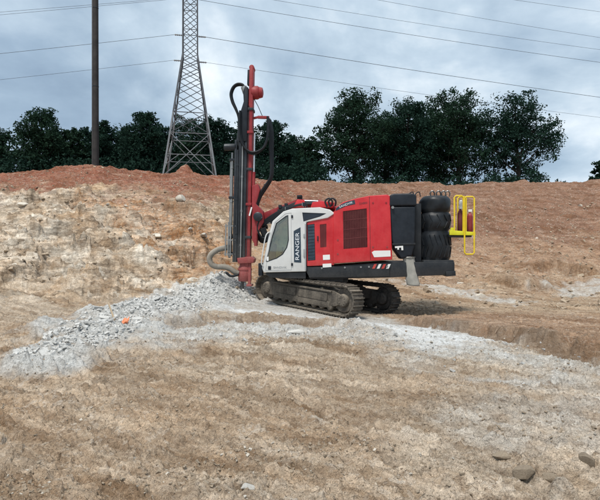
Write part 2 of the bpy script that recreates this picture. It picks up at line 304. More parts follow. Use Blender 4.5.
# pale veins in the red clay near the top of the bank
vein = g.math('MULTIPLY', g.math('MULTIPLY', g.attr('m_red'), g.ramp(g.noise(0.8, 6, 0.65, g.mapv((0.5, 1.2, 2.0)), dist=0.8), 0.57, 0.66)), 0.65)
c = g.mix(vein, c, (0.46, 0.33, 0.25))
gd = g.math('MULTIPLY', g.attr('m_grey'), g.ramp(g.math('ADD', g.math('MULTIPLY', nB, 0.6), g.math('MULTIPLY', nS, 0.4)), 0.34, 0.56, 0.5, 1.0))
c = g.mix(gd, c, g.mix(g.ramp(nB, 0.32, 0.66), (0.45, 0.45, 0.43), (0.68, 0.685, 0.67)))
c = g.mix(g.ramp(nC, 0.3, 0.72, 0.0, 0.38), c, (0.13, 0.09, 0.06), 'MULTIPLY') if False else g.mix(0.55, c, g.mix(g.ramp(g.math('ADD', g.math('MULTIPLY', nC, 0.55), g.math('MULTIPLY', g.noise(14, 5, 0.75), 0.45)), 0.30, 0.70), (0.15, 0.14, 0.13), (1.85, 1.82, 1.78)), 'MULTIPLY')
c = g.mix(g.math('MULTIPLY', g.attr('m_powder'), g.ramp(nB, 0.3, 0.6, 0.5, 0.95)), c, (0.78, 0.79, 0.785))
fl = g.mix(g.attr('m_cell'), (0.72, 0.70, 0.68), (1.25, 1.25, 1.25)); c = g.mix(g.math('MULTIPLY', g.math('SUBTRACT', 1.0, g.attr('m_grey')), 0.75), c, fl, 'MULTIPLY')
# embedded fragments: flat cells, a few pale or dark
def chips(vec, sc, lo, hi, light, dark):
    v_ = g.n.new('ShaderNodeTexVoronoi'); v_.inputs['Scale'].default_value = sc; g.l.new(vec, v_.inputs['Vector']); sp_ = g.n.new('ShaderNodeSeparateColor'); g.l.new(v_.outputs['Color'], sp_.inputs[0])
    r_ = sp_.outputs[0]; return r_, g.ramp(r_, hi, hi+0.02, 0, light), g.ramp(r_, lo, lo-0.02, 0, dark), v_.outputs['Distance']
warp = g.n.new('ShaderNodeVectorMath'); warp.operation = 'MULTIPLY_ADD'; g.l.new(g.noise(9, 0, 0.6, out='Color'), warp.inputs[0]); warp.inputs[1].default_value = (0.09, 0.09, 0.09); g.l.new(g.tc.outputs['Object'], warp.inputs[2])
flat_v = g.mapv((0.75, 1.0, 2.2), (0, 0, 0), g.mapv((1, 1, 1), (0.0, 0.12, R(32)), warp.outputs[0]))
cr1, cl1, cd1, cdist1 = chips(flat_v, 11, 0.12, 0.88, 0.55, 0.5); cr2, cl2, cd2, cdist2 = chips(flat_v, 30, 0.12, 0.86, 0.6, 0.5)
lv = g.mapv((0.55, 0.8, 2.4), (0.15, 0.22, 0), warp.outputs[0]); lr1, ll1, ld1, ldist1 = chips(lv, 1.7, 0.15, 0.82, 0.4, 0.4); lr2, ll2, ld2, ldist2 = chips(lv, 5.0, 0.15, 0.85, 0.4, 0.4)
patch = g.ramp(g.noise(1.6, 4), 0.42, 0.62, 0.25, 1.0)
c = g.mix(g.math('MULTIPLY', g.math('ADD', cl1, cl2, True), g.math('MULTIPLY', patch, 0.75)), c, (0.60, 0.53, 0.45))
c = g.mix(g.math('MULTIPLY', g.math('ADD', cd1, cd2, True), g.math('MULTIPLY', patch, 0.75)), c, (0.17, 0.115, 0.075))
rubm = g.math('MULTIPLY', g.attr('m_rub'), 0.8); c = g.mix(rubm, c, g.mix(g.math('ADD', g.math('MULTIPLY', cr1, 0.6), g.math('MULTIPLY', cr2, 0.4)), (0.36, 0.36, 0.345), (0.76, 0.76, 0.74)))
leftm = g.math('MULTIPLY', g.attr('m_left'), g.math('SUBTRACT', 1.0, g.attr('m_red'))); lval = g.math('ADD', g.math('MULTIPLY', lr1, 0.5), g.math('MULTIPLY', lr2, 0.5))
c = g.mix(g.math('MULTIPLY', leftm, 0.85), c, g.mix(g.ramp(lval, 0.15, 0.85), (0.62, 0.61, 0.595), (1.60, 1.60, 1.60)), 'MULTIPLY')
c = g.mix(g.math('MULTIPLY', g.attr('m_damp'), g.ramp(nB, 0.3, 0.6, 0.45, 0.9)), c, (0.20, 0.132, 0.085))  # dark soil brown, painting in the shade of the step face
# broad scraped bands, browner where the dozer blade cut deeper
band = g.noise(0.42, 5, 0.6, g.mapv((0.8, 3.2, 2.0), (0, 0, 0), g.mapv((1, 1, 1), (0, 0, R(30)))), dist=0.5)
c = g.mix(g.math('MULTIPLY', g.math('SUBTRACT', 1.0, g.attr('m_grey')), g.ramp(band, 0.50, 0.62, 0, 0.62)), c, (0.62, 0.52, 0.42), 'MULTIPLY')
g.l.new(c, g.b.inputs['Base Color']); g.b.inputs['Roughness'].default_value = 0.95; g.b.inputs['Specular IOR Level'].default_value = 0.12
b2 = g.bump(nB, 0.12, 0.8); b3 = g.bump(nC, 0.03, 0.9, b2); b4 = b3
b4 = g.bump(g.math('ADD', g.math('MULTIPLY', cr1, 0.08), g.math('MULTIPLY', lr2, g.math('MULTIPLY', leftm, 0.5))), 0.28, 0.75, b4)
b5 = b4
g.l.new(b5, g.b.inputs['Normal'])
gme.materials.append(g.m)

# ------------------------------------------------------------------ mesh tools
def tag(o, label=None, cat=None, group=None, kind=None):
    for k, v in (('label', label), ('category', cat), ('group', group), ('kind', kind)):
        if v: o[k] = v
    return o
def empty(name, loc=(0, 0, 0), rz=0.0):
    o = bpy.data.objects.new(name, None); COL.objects.link(o); o.location = loc; o.rotation_euler = (0, 0, rz); o.empty_display_size = 0.3
    return o
def link(name, me, parent=None, loc=None):
    o = bpy.data.objects.new(name, me); COL.objects.link(o)
    if parent is not None: o.parent = parent
    if loc is not None: o.location = loc
    return o
def smooth_path(pts, n=6):
    P = [Vector(p) for p in pts]; out = []
    if len(P) < 3: return P
    Q = [P[0]*2-P[1]]+P+[P[-1]*2-P[-2]]
    for i in range(1, len(Q)-2):
        a, b, c_, d = Q[i-1:i+3]
        for k in range(n):
            t = k/n; out.append(0.5*((2*b)+(c_-a)*t+(2*a-5*b+4*c_-d)*t*t+(3*b-a-3*c_+d)*t**3))
    out.append(P[-1]); return out
class MB:
    def __init__(s): s.v = []; s.f = []
    def add(s, vs, fs):
        k = len(s.v); s.v += [tuple(v) for v in vs]; s.f += [tuple(i+k for i in f) for f in fs]; return s
    def box(s, x0, x1, y0, y1, z0, z1):
        x0, x1 = sorted((x0, x1)); y0, y1 = sorted((y0, y1)); z0, z1 = sorted((z0, z1))
        vs = [(x, y, z) for z in (z0, z1) for y in (y0, y1) for x in (x0, x1)]
        return s.add(vs, [(0, 2, 3, 1), (4, 5, 7, 6), (0, 1, 5, 4), (2, 6, 7, 3), (0, 4, 6, 2), (1, 3, 7, 5)])
    def prism(s, poly, y0, y1):
        """poly: (x, z) outline, extruded along y"""
        n = len(poly); a = sum(poly[i][0]*poly[(i+1) % n][1]-poly[(i+1) % n][0]*poly[i][1] for i in range(n))
        if a < 0: poly = poly[::-1]
        if y0 > y1: y0, y1 = y1, y0
        vs = [(x, y0, z) for x, z in poly]+[(x, y1, z) for x, z in poly]
        fs = [tuple(range(n)), tuple(range(2*n-1, n-1, -1))]+[(i, i+n, (i+1) % n+n, (i+1) % n) for i in range(n)]
        return s.add(vs, fs)
    def tube(s, path, r, seg=8, r1=None, caps=True):
        P = [Vector(p) for p in path]; n = len(P); vs = []; up = None
        for i, p in enumerate(P):
            d = (P[min(i+1, n-1)]-P[max(i-1, 0)]).normalized()
            if up is None: up = d.orthogonal().normalized()
            up = (up-d*up.dot(d)); up = up.normalized() if up.length > 1e-6 else d.orthogonal().normalized()
            w = d.cross(up); rr = r if r1 is None else r+(r1-r)*i/(n-1)
            vs += [p+(up*math.cos(2*math.pi*k/seg)+w*math.sin(2*math.pi*k/seg))*rr for k in range(seg)]
        fs = [(i*seg+k, i*seg+(k+1) % seg, (i+1)*seg+(k+1) % seg, (i+1)*seg+k) for i in range(n-1) for k in range(seg)]
        if caps: fs += [tuple(range(seg))[::-1], tuple((n-1)*seg+k for k in range(seg))]
        return s.add(vs, fs)
    def cyl(s, a, b, r, seg=16, r1=None): return s.tube([a, b], r, seg, r1)
    def bar(s, a, b, w, h=None):
        """square bar from a to b"""
        a, b = Vector(a), Vector(b); d = (b-a).normalized(); h = h or w
        u = d.cross(Vector((0, 1, 0))); u = u.normalized() if u.length > 1e-3 else Vector((1, 0, 0)); v = d.cross(u)
        vs = [p+u*i*w/2+v*j*h/2 for p in (a, b) for i, j in ((-1, -1), (1, -1), (1, 1), (-1, 1))]
        return s.add(vs, [(3, 2, 1, 0), (4, 5, 6, 7)]+[(k, (k+1) % 4, (k+1) % 4+4, k+4) for k in range(4)])
    def lathe(s, prof, c, axis='z', seg=20):
        """prof: (radius, height) pairs turned about an axis through c"""
        n = len(prof); vs = []
        for r, h in prof:
            for k in range(seg):
                a = 2*math.pi*k/seg; p, q = r*math.cos(a), r*math.sin(a)
                vs.append({'z': (c[0]+p, c[1]+q, c[2]+h), 'y': (c[0]+p, c[1]+h, c[2]+q), 'x': (c[0]+h, c[1]+p, c[2]+q)}[axis])
        fs = [(i*seg+k, i*seg+(k+1) % seg, (i+1)*seg+(k+1) % seg, (i+1)*seg+k) for i in range(n-1) for k in range(seg)]
        fs += [tuple(range(seg))[::-1], tuple((n-1)*seg+k for k in range(seg))]
        return s.add(vs, fs)
    def mesh(s, name, mat, bevel=0.0, smooth=40, segs=2):
        bm = bmesh.new(); vs = [bm.verts.new(v) for v in s.v]
        for f in s.f:
            try: bm.faces.new([vs[i] for i in f])
            except ValueError: pass
        bmesh.ops.recalc_face_normals(bm, faces=bm.faces)
        if bevel:
            es = [e for e in bm.edges if len(e.link_faces) == 2 and e.calc_face_angle(0) > R(32)]
            bmesh.ops.bevel(bm, geom=es, offset=bevel, segments=segs, affect='EDGES', profile=0.6, clamp_overlap=True)
        me = bpy.data.meshes.new(name); bm.to_mesh(me); bm.free()
        if mat: me.materials.append(mat)
        me.shade_smooth()
        if smooth: me.set_sharp_from_angle(angle=R(smooth))
        return me
    def build(s, name, mat, parent=None, bevel=0.0, smooth=40, segs=2, loc=None):
        return link(name, s.mesh(name, mat, bevel, smooth, segs), parent, loc)
def cut(o, cutters):
    """subtract meshes from a mesh object, for real openings"""
    tmp = []
    for mb in cutters:
        c_ = link('cutter', mb.mesh('cutter', None, 0, 0), o.parent); tmp.append(c_)
        md = o.modifiers.new('cut', 'BOOLEAN'); md.operation = 'DIFFERENCE'; md.solver = 'EXACT'; md.object = c_
    dg = bpy.context.evaluated_depsgraph_get(); dg.update()
    me = bpy.data.meshes.new_from_object(o.evaluated_get(dg)); old = o.data
    o.modifiers.clear(); o.data = me; bpy.data.meshes.remove(old)
    for c_ in tmp: m_ = c_.data; bpy.data.objects.remove(c_); bpy.data.meshes.remove(m_)
    me.shade_smooth(); me.set_sharp_from_angle(angle=R(35))
def text_part(name, txt, size, mat, parent, loc, rot, thick=0.003, sx=1.0, bold=0.0):
    cu = bpy.data.curves.new(name, 'FONT'); cu.body = txt; cu.size = size; cu.extrude = thick; cu.align_x = 'CENTER'; cu.align_y = 'CENTER'; cu.offset = bold
    t = bpy.data.objects.new(name, cu); COL.objects.link(t); dg = bpy.context.evaluated_depsgraph_get(); dg.update()
    me = bpy.data.meshes.new_from_object(t.evaluated_get(dg)); bpy.data.objects.remove(t); bpy.data.curves.remove(cu)
    me.materials.clear(); me.materials.append(mat); o = link(name, me, parent)
    o.location = loc; o.rotation_euler = rot; o.scale = (sx, 1, 1); return o

DUST = (0.42, 0.37, 0.31)
def paint(name, col, rough=0.45, dust=0.25, metal=0.0, var=0.12, scale=3.0, low=None, spec=0.4, scratch=0.0, wear=None, dustcol=DUST):
    """painted or bare surface: mottled colour, settled dust (more on upward faces and lower down), fine relief"""
    t = NT(name); n1 = t.noise(scale, 6, 0.6); n2 = t.noise(scale*9, 5, 0.65); up = t.ramp(t.normal_z(), 0.25, 0.95)
    dk = tuple(v*(1-var*1.6) for v in col); lt = tuple(min(1, v*(1+var)+0.004) for v in col)
    c_ = t.mix(t.ramp(n1, 0.3, 0.7), dk, lt)
    if wear: c_ = t.mix(t.ramp(t.noise(scale*3.3, 7, 0.7), 0.60, 0.68), c_, wear)
    d = t.math('ADD', t.ramp(t.math('ADD', t.math('MULTIPLY', n1, 0.5), t.math('MULTIPLY', n2, 0.5)), 0.42, 0.66, 0, dust), t.math('MULTIPLY', up, dust*1.5))
    if low is not None:
        sp = t.n.new('ShaderNodeSeparateXYZ'); t.l.new(t.tc.outputs['Object'], sp.inputs[0])
        d = t.math('ADD', d, t.math('MULTIPLY', t.ramp(sp.outputs['Z'], low[1], low[0]), t.ramp(n2, 0.3, 0.65, low[2]*0.45, low[2])))
    streak = t.noise(2.2, 5, 0.6, t.mapv((5, 5, 0.7))); d = t.math('ADD', d, t.ramp(streak, 0.52, 0.75, 0, dust*0.7), True)
    c_ = t.mix(d, c_, dustcol); t.l.new(c_, t.b.inputs['Base Color'])
    t.l.new(t.math('ADD', rough, t.math('MULTIPLY', d, 0.4), True), t.b.inputs['Roughness'])
    t.b.inputs['Metallic'].default_value = metal; t.b.inputs['Specular IOR Level'].default_value = spec
    t.l.new(t.bump(n2, 0.004, 0.35, t.bump(n1, 0.012, 0.25)), t.b.inputs['Normal'])
    return t.m
M = {}
M['red'] = paint('red_paint', (0.54, 0.012, 0.020), 0.34, 0.06, low=(0.9, 1.9, 0.22), spec=0.5, var=0.08)
M['reddirty'] = paint('dusty_red_paint', (0.27, 0.013, 0.020), 0.5, 0.08, low=(0.2, 3.0, 0.30))
M['redvent'] = paint('red_vent', (0.115, 0.017, 0.020), 0.6, 0.15, dustcol=(0.28, 0.12, 0.10))
M['white'] = paint('white_paint', (0.64, 0.65, 0.64), 0.38, 0.10, var=0.05, low=(1.3, 2.0, 0.3), spec=0.5)
M['black'] = paint('black_steel', (0.012, 0.016, 0.021), 0.48, 0.035, low=(0.9, 1.5, 0.10), spec=0.35)
M['blackclean'] = paint('black_plastic', (0.007, 0.012, 0.020), 0.42, 0.012, var=0.25, spec=0.35)
M['steel'] = paint('dark_steel', (0.028, 0.034, 0.042), 0.42, 0.06, metal=0.5, low=(0.2, 2.6, 0.45), dustcol=(0.36, 0.35, 0.31))
M['rod'] = paint('worn_steel', (0.30, 0.31, 0.31), 0.38, 0.2, metal=0.7, low=(0.2, 2.4, 0.4), dustcol=(0.38, 0.37, 0.33))
M['chrome'] = paint('polished_rod', (0.62, 0.63, 0.64), 0.2, 0.06, metal=0.9)
M['hose'] = paint('rubber_hose', (0.008, 0.011, 0.015), 0.5, 0.0, spec=0.3)
M['dusthose'] = paint('grey_suction_hose', (0.27, 0.255, 0.225), 0.75, 0.45)
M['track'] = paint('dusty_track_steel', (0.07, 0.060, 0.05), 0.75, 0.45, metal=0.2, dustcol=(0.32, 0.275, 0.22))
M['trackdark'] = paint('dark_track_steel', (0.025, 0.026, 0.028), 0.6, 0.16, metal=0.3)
M['rubber'] = paint('black_rubber', (0.006, 0.009, 0.013), 0.42, 0.012, var=0.3, spec=0.35)
M['yellow'] = paint('yellow_paint', (0.80, 0.58, 0.015), 0.42, 0.06)
M['lime'] = paint('yellow_green_paint', (0.68, 0.66, 0.02), 0.45, 0.06)
M['canvas'] = paint('grey_canvas', (0.30, 0.30, 0.275), 0.9, 0.35, var=0.25)
M['sticker'] = paint('white_sticker', (0.78, 0.78, 0.76), 0.5, 0.05, var=0.03)
M['ink'] = paint('white_lettering', (0.74, 0.77, 0.80), 0.5, 0.02, var=0.02)
M['greyink'] = paint('grey_lettering', (0.30, 0.32, 0.33), 0.5, 0.02, var=0.02)
M['darkink'] = paint('dark_red_lettering', (0.12, 0.03, 0.035), 0.5, 0.02, var=0.02)
M['decal'] = paint('navy_decal', (0.018, 0.040, 0.065), 0.4, 0.05)
M['stripered'] = paint('red_stripe', (0.50, 0.05, 0.04), 0.5, 0.05)
M['tint'] = paint('tinted_glass', (0.010, 0.018, 0.030), 0.08, 0.02, spec=0.5)
M['lamp'] = paint('lamp_glass', (0.55, 0.57, 0.58), 0.15, 0.05)
M['seat'] = paint('seat_fabric', (0.09, 0.10, 0.09), 0.9, 0.1)
M['cabin'] = paint('cab_lining', (0.24, 0.25, 0.22), 0.8, 0.1)
def glass_mat():
    t = NT('cab_glass'); t.b.inputs['Base Color'].default_value = (0.62, 0.74, 0.66, 1); t.b.inputs['Roughness'].default_value = 0.02
    tr = t.n.new('ShaderNodeBsdfTransparent'); tr.inputs[0].default_value = (0.68, 0.76, 0.68, 1); gl = t.n.new('ShaderNodeBsdfGlossy'); gl.inputs['Roughness'].default_value = 0.03
    fr = t.n.new('ShaderNodeFresnel'); fr.inputs[0].default_value = 1.6; du = t.n.new('ShaderNodeBsdfDiffuse'); du.inputs[0].default_value = (0.36, 0.34, 0.28, 1)
    m1 = t.n.new('ShaderNodeMixShader'); m2 = t.n.new('ShaderNodeMixShader')
    t.l.new(t.math('ADD', fr.outputs[0], 0.10, True), m1.inputs[0]); t.l.new(tr.outputs[0], m1.inputs[1]); t.l.new(gl.outputs[0], m1.inputs[2])
    t.l.new(t.ramp(t.noise(3.0, 6, 0.65), 0.40, 0.75, 0.03, 0.35), m2.inputs[0]); t.l.new(m1.outputs[0], m2.inputs[1]); t.l.new(du.outputs[0], m2.inputs[2])
    t.l.new(m2.outputs[0], t.n['Material Output'].inputs['Surface']); return t.m
M['glass'] = glass_mat()

# ------------------------------------------------------------------ the drill rig
# side drawing: 1 drawing unit = K metres on the near side of the machine
K = 0.03039; RX, RY, RZ = 1.216, 16.75, -0.40
NEAR = -1.25
def bp(px, py, ly=NEAR):
    s_ = K*(1+(ly-NEAR)/15.5); return ((px-300)*s_-RX, 1.6+(250-py)*s_-RZ)
def bp3(px, py, ly=NEAR):
    x, z = bp(px, py, ly); return (x, ly, z)
def poly(pts, ly=NEAR): return [bp(a, b, ly) for a, b in pts]
rig = empty('drill_rig', (RX, RY, RZ), R(-3))
tag(rig, 'red and white crawler drill rig with tall mast standing on the dusty quarry floor', 'drill rig')
def panel(mb, pts, ly, t, ): return mb.prism(poly(pts), ly-t, ly)

# --- undercarriage, slewed against the upper body and resting on the tilted ground
ga, gb, gc = -0.488, -0.0875, 0.0167
up = Vector((-gb, -gc, 1)).normalized(); yaw = R(-41)
fx = Vector((math.cos(yaw), math.sin(yaw), 0)); fx = (fx-up*fx.dot(up)).normalized(); fy = up.cross(fx)
cx, cy = 0.82, 16.68
UC = Matrix((( fx.x, fy.x, up.x, cx), (fx.y, fy.y, up.y, cy), (fx.z, fy.z, up.z, ga+gb*cx+gc*cy), (0, 0, 0, 1)))
RW = Matrix.Translation((RX, RY, RZ)) @ Matrix.Rotation(R(-3), 4, 'Z')
UCL = RW.inverted() @ UC
TL, TR, GA = 3.1, 0.44, 1.05        # wheel base, wheel radius, half gauge
def track_loop(n):
    per = [];  # rounded loop, slight sag on top
    L = 2*TL+2*math.pi*TR
    for i in range(n):
        s_ = (i+0.5)/n*L
        if s_ < TL: x = TL/2-s_; p = (x, TR*2+0.04-0.035*math.sin(math.pi*s_/TL), math.pi)
        elif s_ < TL+math.pi*TR: a = (s_-TL)/TR; p = (-TL/2-TR*math.sin(a), TR+0.04+TR*math.cos(a), math.pi+a)
        elif s_ < 2*TL+math.pi*TR: p = (-TL/2+(s_-TL-math.pi*TR), 0.04, 0)
        else: a = (s_-2*TL-math.pi*TR)/TR; p = (TL/2+TR*math.sin(a), TR+0.04-TR*math.cos(a), a)
        per.append(p)
    return per
NP = 44; pad_l = (2*TL+2*math.pi*TR)/NP
def pad_mesh(mat):
    m = MB(); m.box(-pad_l*0.46, pad_l*0.46, -0.25, 0.25, -0.012, 0.030); m.box(-pad_l*0.40, -pad_l*0.26, -0.25, 0.25, -0.055, -0.012)
    m.box(pad_l*0.20, pad_l*0.30, -0.25, 0.25, -0.040, -0.012); m.box(-pad_l*0.5, pad_l*0.5, -0.07, 0.07, 0.030, 0.085)
    return m.mesh('track_pad', mat)
def crawler(side, mats):
    frame_m, pad_m, wheel_m, labtxt = mats
    f = MB(); y0 = side*GA
    zc = TR+0.04
    f.prism([(-TL/2+0.10, zc-0.20), (TL/2-0.25, zc-0.20), (TL/2-0.05, zc-0.10), (TL/2-0.05, zc+0.14), (TL/2-0.35, zc+0.24), (-TL/2+0.2, zc+0.24), (-TL/2+0.05, zc+0.12)], y0-0.17, y0+0.17)
    f.box(-TL/2+0.45, -0.25, y0-0.20, y0-0.17, zc-0.09, zc+0.15); f.box(-0.15, TL/2-0.55, y0-0.20, y0-0.17, zc-0.09, zc+0.15)
    f.box(-TL/2+0.35, TL/2-0.45, y0-0.185, y0-0.165, zc-0.27, zc-0.1)
    f.box(-TL/2+0.3, TL/2-0.4, y0-0.23, y0-0.17, zc+0.19, zc+0.235)
    o = f.build('track', frame_m, rig, 0.02); o.matrix_local = UCL
    if labtxt: o['label'] = labtxt
    pm = pad_mesh(pad_m)
    for (x, z, a) in track_loop(NP):
        p = link('track_pad', pm, o); p.location = (x, y0, z); p.rotation_euler = (0, -a, 0)
    # wheels
    for x, r_, nm in ((-TL/2, TR-0.085, 'idler_wheel'), (TL/2, TR-0.085, 'drive_sprocket')):
        w = MB(); w.lathe([(r_*0.55, -0.10), (r_-0.02, -0.10), (r_, -0.07), (r_, 0.07), (r_-0.02, 0.10), (r_*0.55, 0.10)], (0, 0, 0), 'y', 28)
        w.lathe([(r_*0.42, -0.20), (r_*0.50, -0.18), (r_*0.58, -0.10), (r_*0.58, 0.12)], (0, 0, 0), 'y', 24)
        for k in range(8): a = k*math.pi/4; w.lathe([(0.018, -0.215), (0.018, -0.19)], (r_*0.3*math.cos(a), 0, r_*0.3*math.sin(a)), 'y', 6)
        if nm == 'drive_sprocket':
            for k in range(18):
                a = 2*math.pi*k/18; w.box(-0.03+(r_+0.005)*math.cos(a), 0.03+(r_+0.005)*math.cos(a), -0.05, 0.05, (r_+0.005)*math.sin(a)-0.03, (r_+0.005)*math.sin(a)+0.03)
        w.build(nm, wheel_m, o, 0.006, loc=(x, y0, zc))
    rm = MB(); rm.lathe([(0.04, -0.165), (0.09, -0.16), (0.115, -0.13), (0.115, -0.08), (0.10, -0.06), (0.10, 0.06), (0.115, 0.08), (0.115, 0.13), (0.09, 0.16), (0.04, 0.165)], (0, 0, 0), 'y', 16)
    rmm = rm.mesh('road_wheel', wheel_m)
    for k in range(8): link('road_wheel', rmm, o, (-TL/2+0.46+k*(TL-0.92)/7, y0, 0.04+0.085+0.115))
    for k in range(2): link('carrier_roller', rmm, o, (-TL/5+k*TL*0.42, y0, 2*TR-0.115-0.09)).scale = (0.75, 0.8, 0.75)
crawler(-1, (M['track'], M['track'], M['track'], 'dust-caked near crawler track'))
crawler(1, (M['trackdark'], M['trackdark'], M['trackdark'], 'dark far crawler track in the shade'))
cf = MB(); cf.prism([(-0.85, 0.48), (0.85, 0.48), (1.0, 0.62), (0.75, 0.86), (-0.75, 0.86), (-1.0, 0.62)], -0.9, 0.9)
cf.box(-1.2, -0.8, -0.85, 0.85, 0.45, 0.72); cf.box(0.85, 1.2, -0.85, 0.85, 0.45, 0.72)
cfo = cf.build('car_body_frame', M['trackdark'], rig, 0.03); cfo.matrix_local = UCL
sr = MB(); sr.lathe([(0.62, 0.84), (0.66, 0.88), (0.66, 0.98), (0.60, 1.0), (0.60, 1.12)], (0, 0, 0), 'z', 40)
for k in range(24):
    a = k*math.pi/12; sr.lathe([(0.02, 0.98), (0.02, 1.02)], (0.63*math.cos(a), 0.63*math.sin(a), 0), 'z', 6)
sro = sr.build('slew_ring', M['trackdark'], rig, 0.0); sro.matrix_local = UCL

# --- main deck / chassis of the upper body
ch = MB()
ch.prism(poly([(306, 267), (330, 266.5), (392, 262), (455.5, 262), (455.5, 274.5), (420, 276), (392, 277.5), (330, 279), (312, 279)]), NEAR+0.03, 1.2)
ch.prism(poly([(266, 273.5), (308, 272.2), (308, 279), (272, 278)]), NEAR+0.06, 1.15)
ch.build('main_frame', M['black'], rig, 0.025)
m = MB(); m.prism(poly([(300, 278), (352, 277), (350, 284), (342, 290), (306, 289)]), -0.75, 0.9); m.build('slew_platform', M['black'], rig, 0.03)
m = MB(); m.prism(poly([(318, 277), (346, 276.5), (345, 282), (320, 283)]), NEAR+0.15, -0.7); m.build('belly_pan', M['black'], rig, 0.02)
sk = MB(); sk.prism(poly([(310, 268.5), (391, 264.2), (391, 276.3), (330, 277.6), (311, 277.3)]), NEAR-0.025, NEAR+0.03)
sk.build('side_skirt', M['black'], rig, 0.012)
for px_ in (324, 347, 363, 371, 389):
    bl = MB(); bl.lathe([(0.03, -0.012), (0.03, 0.012)], bp3(px_, 266.2+(391-px_)*0.03, NEAR-0.03), 'y', 8); bl.build('bolt', M['rod'], rig, 0)
# hazard stripes on the skirt
for k in range(4):
    a = 374+k*4.6; m = MB(); m.prism(poly([(a, 268.6), (a+2.6, 268.4), (a+4.6, 263.9), (a+2.0, 264.1)]), NEAR-0.031, NEAR-0.024)
    m.build('hazard_stripe', M['stripered'] if k % 2 == 0 else M['sticker'], rig)

# --- cab
CY0, CY1 = NEAR-0.03, -0.02
cab_out = [(265.5, 272.8), (263.6, 268), (265.2, 262), (270.2, 237), (274.4, 221), (285.5, 211.2), (294.5, 208.4), (322, 207.2), (332, 209.6), (337, 213.5), (330, 218), (308.5, 222), (308.3, 271.6)]
cb = MB(); cb.prism(poly(cab_out), CY0, CY1)
cab = cb.build('cab', M['white'], rig, 0.035, segs=3)
win = [(273.9, 236), (278, 223), (288, 215.6), (290.4, 215), (291, 240), (289.3, 247.5), (285, 254.5), (279, 258.5), (268.6, 262.2), (267.8, 261.3)]
rearwin = [(304.4, 212.4), (328.5, 213.4), (322, 216.6), (305.6, 221.4)]
inner = [(268.6, 270), (267, 264), (272.0, 238), (276, 222.5), (286.3, 213.2), (295, 210.4), (321, 209.2), (326.5, 211.2), (327, 216), (306.6, 220), (306.4, 270)]
wind = [(262, 262.5), (269.2, 228), (276.5, 222.5), (271.5, 240), (268.5, 264)]
cutters = []
for pg, y0, y1 in ((inner, CY0+0.06, CY1-0.06), (win, CY0-0.2, CY0+0.3), (rearwin, CY0-0.2, CY0+0.3), (win, CY1-0.3, CY1+0.2)):
    m = MB(); m.prism(poly(pg), y0, y1); cutters.append(m)
m = MB(); m.prism(poly([(258, 262), (268, 228), (276, 217), (287, 209), (289, 211.5), (276.5, 223), (271.5, 240), (267.2, 263)]), CY0+0.12, CY1-0.12); cutters.append(m)
cut(cab, cutters)
def frame_ring(name, pts, w, y0, y1, mat, parent):
    """thin gasket / frame following an outline"""
    P = poly(pts); c_ = (sum(p[0] for p in P)/len(P), sum(p[1] for p in P)/len(P)); m = MB(); n = len(P)
    inn = []
    for i in range(n):
        a, b, d = Vector(P[i-1]), Vector(P[i]), Vector(P[(i+1) % n]); e1 = (b-a).normalized(); e2 = (d-b).normalized()
        n1_ = Vector((-e1.y, e1.x)); n2_ = Vector((-e2.y, e2.x)); q = (n1_+n2_).normalized()
        if q.dot(Vector(c_)-b) < 0: q = -q
        inn.append(b+q*w)
    vs = [(p[0], y0, p[1]) for p in P]+[(p[0], y0, p[1]) for p in inn]+[(p[0], y1, p[1]) for p in P]+[(p[0], y1, p[1]) for p in inn]
    fs = []
    for i in range(n):
        j = (i+1) % n; fs += [(i, j, n+j, n+i), (2*n+i, 3*n+i, 3*n+j, 2*n+j), (i, 2*n+i, 2*n+j, j), (n+i, n+j, 3*n+j, 3*n+i)]
    m.add(vs, fs); return m.build(name, mat, parent)
def pane(pts, y, name='window_pane'):
    m = MB(); m.prism(poly(pts), y-0.004, y+0.004); return m.build(name, M['glass'], cab)
pane(win, CY0+0.03, 'door_window'); frame_ring('window_seal', win, 0.028, CY0-0.004, CY0+0.05, M['blackclean'], cab)
m = MB(); m.prism(poly(rearwin), CY0+0.012, CY0+0.03); m.build('rear_side_window', M['tint'], cab); frame_ring('window_seal', rearwin, 0.022, CY0-0.004, CY0+0.05, M['blackclean'], cab)
pane(win, CY1-0.03, 'far_door_window')
for s_, e_ in (((266.6, 263), (272.2, 237.5)), ((272.2, 237.5), (275.8, 222.6)), ((275.8, 222.6), (287, 211.6))):
    a, b = bp(*s_), bp(*e_); m = MB(); m.add([(a[0], CY0+0.125, a[1]), (b[0], CY0+0.125, b[1]), (b[0], CY1-0.125, b[1]), (a[0], CY1-0.125, a[1])], [(0, 1, 2, 3)]); m.build('windshield_pane', M['glass'], cab)
# raised seams round the door, hinges, handle, pillar
frame_ring('door_seam', [(267.3, 270.6), (272.8, 236), (277, 222), (287.6, 213.4), (293.4, 212.6), (293.6, 270.0)], 0.010, CY0-0.006, CY0+0.01, M['greyink'], cab)
for a, b in ((294.2, 216.5), (294.2, 264.5)): m = MB(); m.prism(poly([(a-0.9, b-1.4), (a+0.9, b-1.4), (a+0.9, b+1.4), (a-0.9, b+1.4)]), CY0-0.03, CY0); m.build('hinge', M['blackclean'], cab, 0.006)
m = MB(); m.prism(poly([(270.0, 266.2), (273.0, 266.2), (273.0, 269.8), (270.0, 269.8)]), CY0-0.02, CY0+0.01); m.build('door_handle', M['blackclean'], cab, 0.01)
m = MB(); m.prism(poly([(268.6, 257), (270.6, 256.6), (270.6, 260.8), (268.6, 261)]), CY0-0.012, CY0-0.004); m.build('sticker', M['sticker'], cab)
m = MB(); m.prism(poly([(307.0, 224), (308.2, 224), (308.2, 270), (307.0, 270)]), CY0-0.012, CY0+0.01); m.build('corner_trim', M['greyink'], cab)
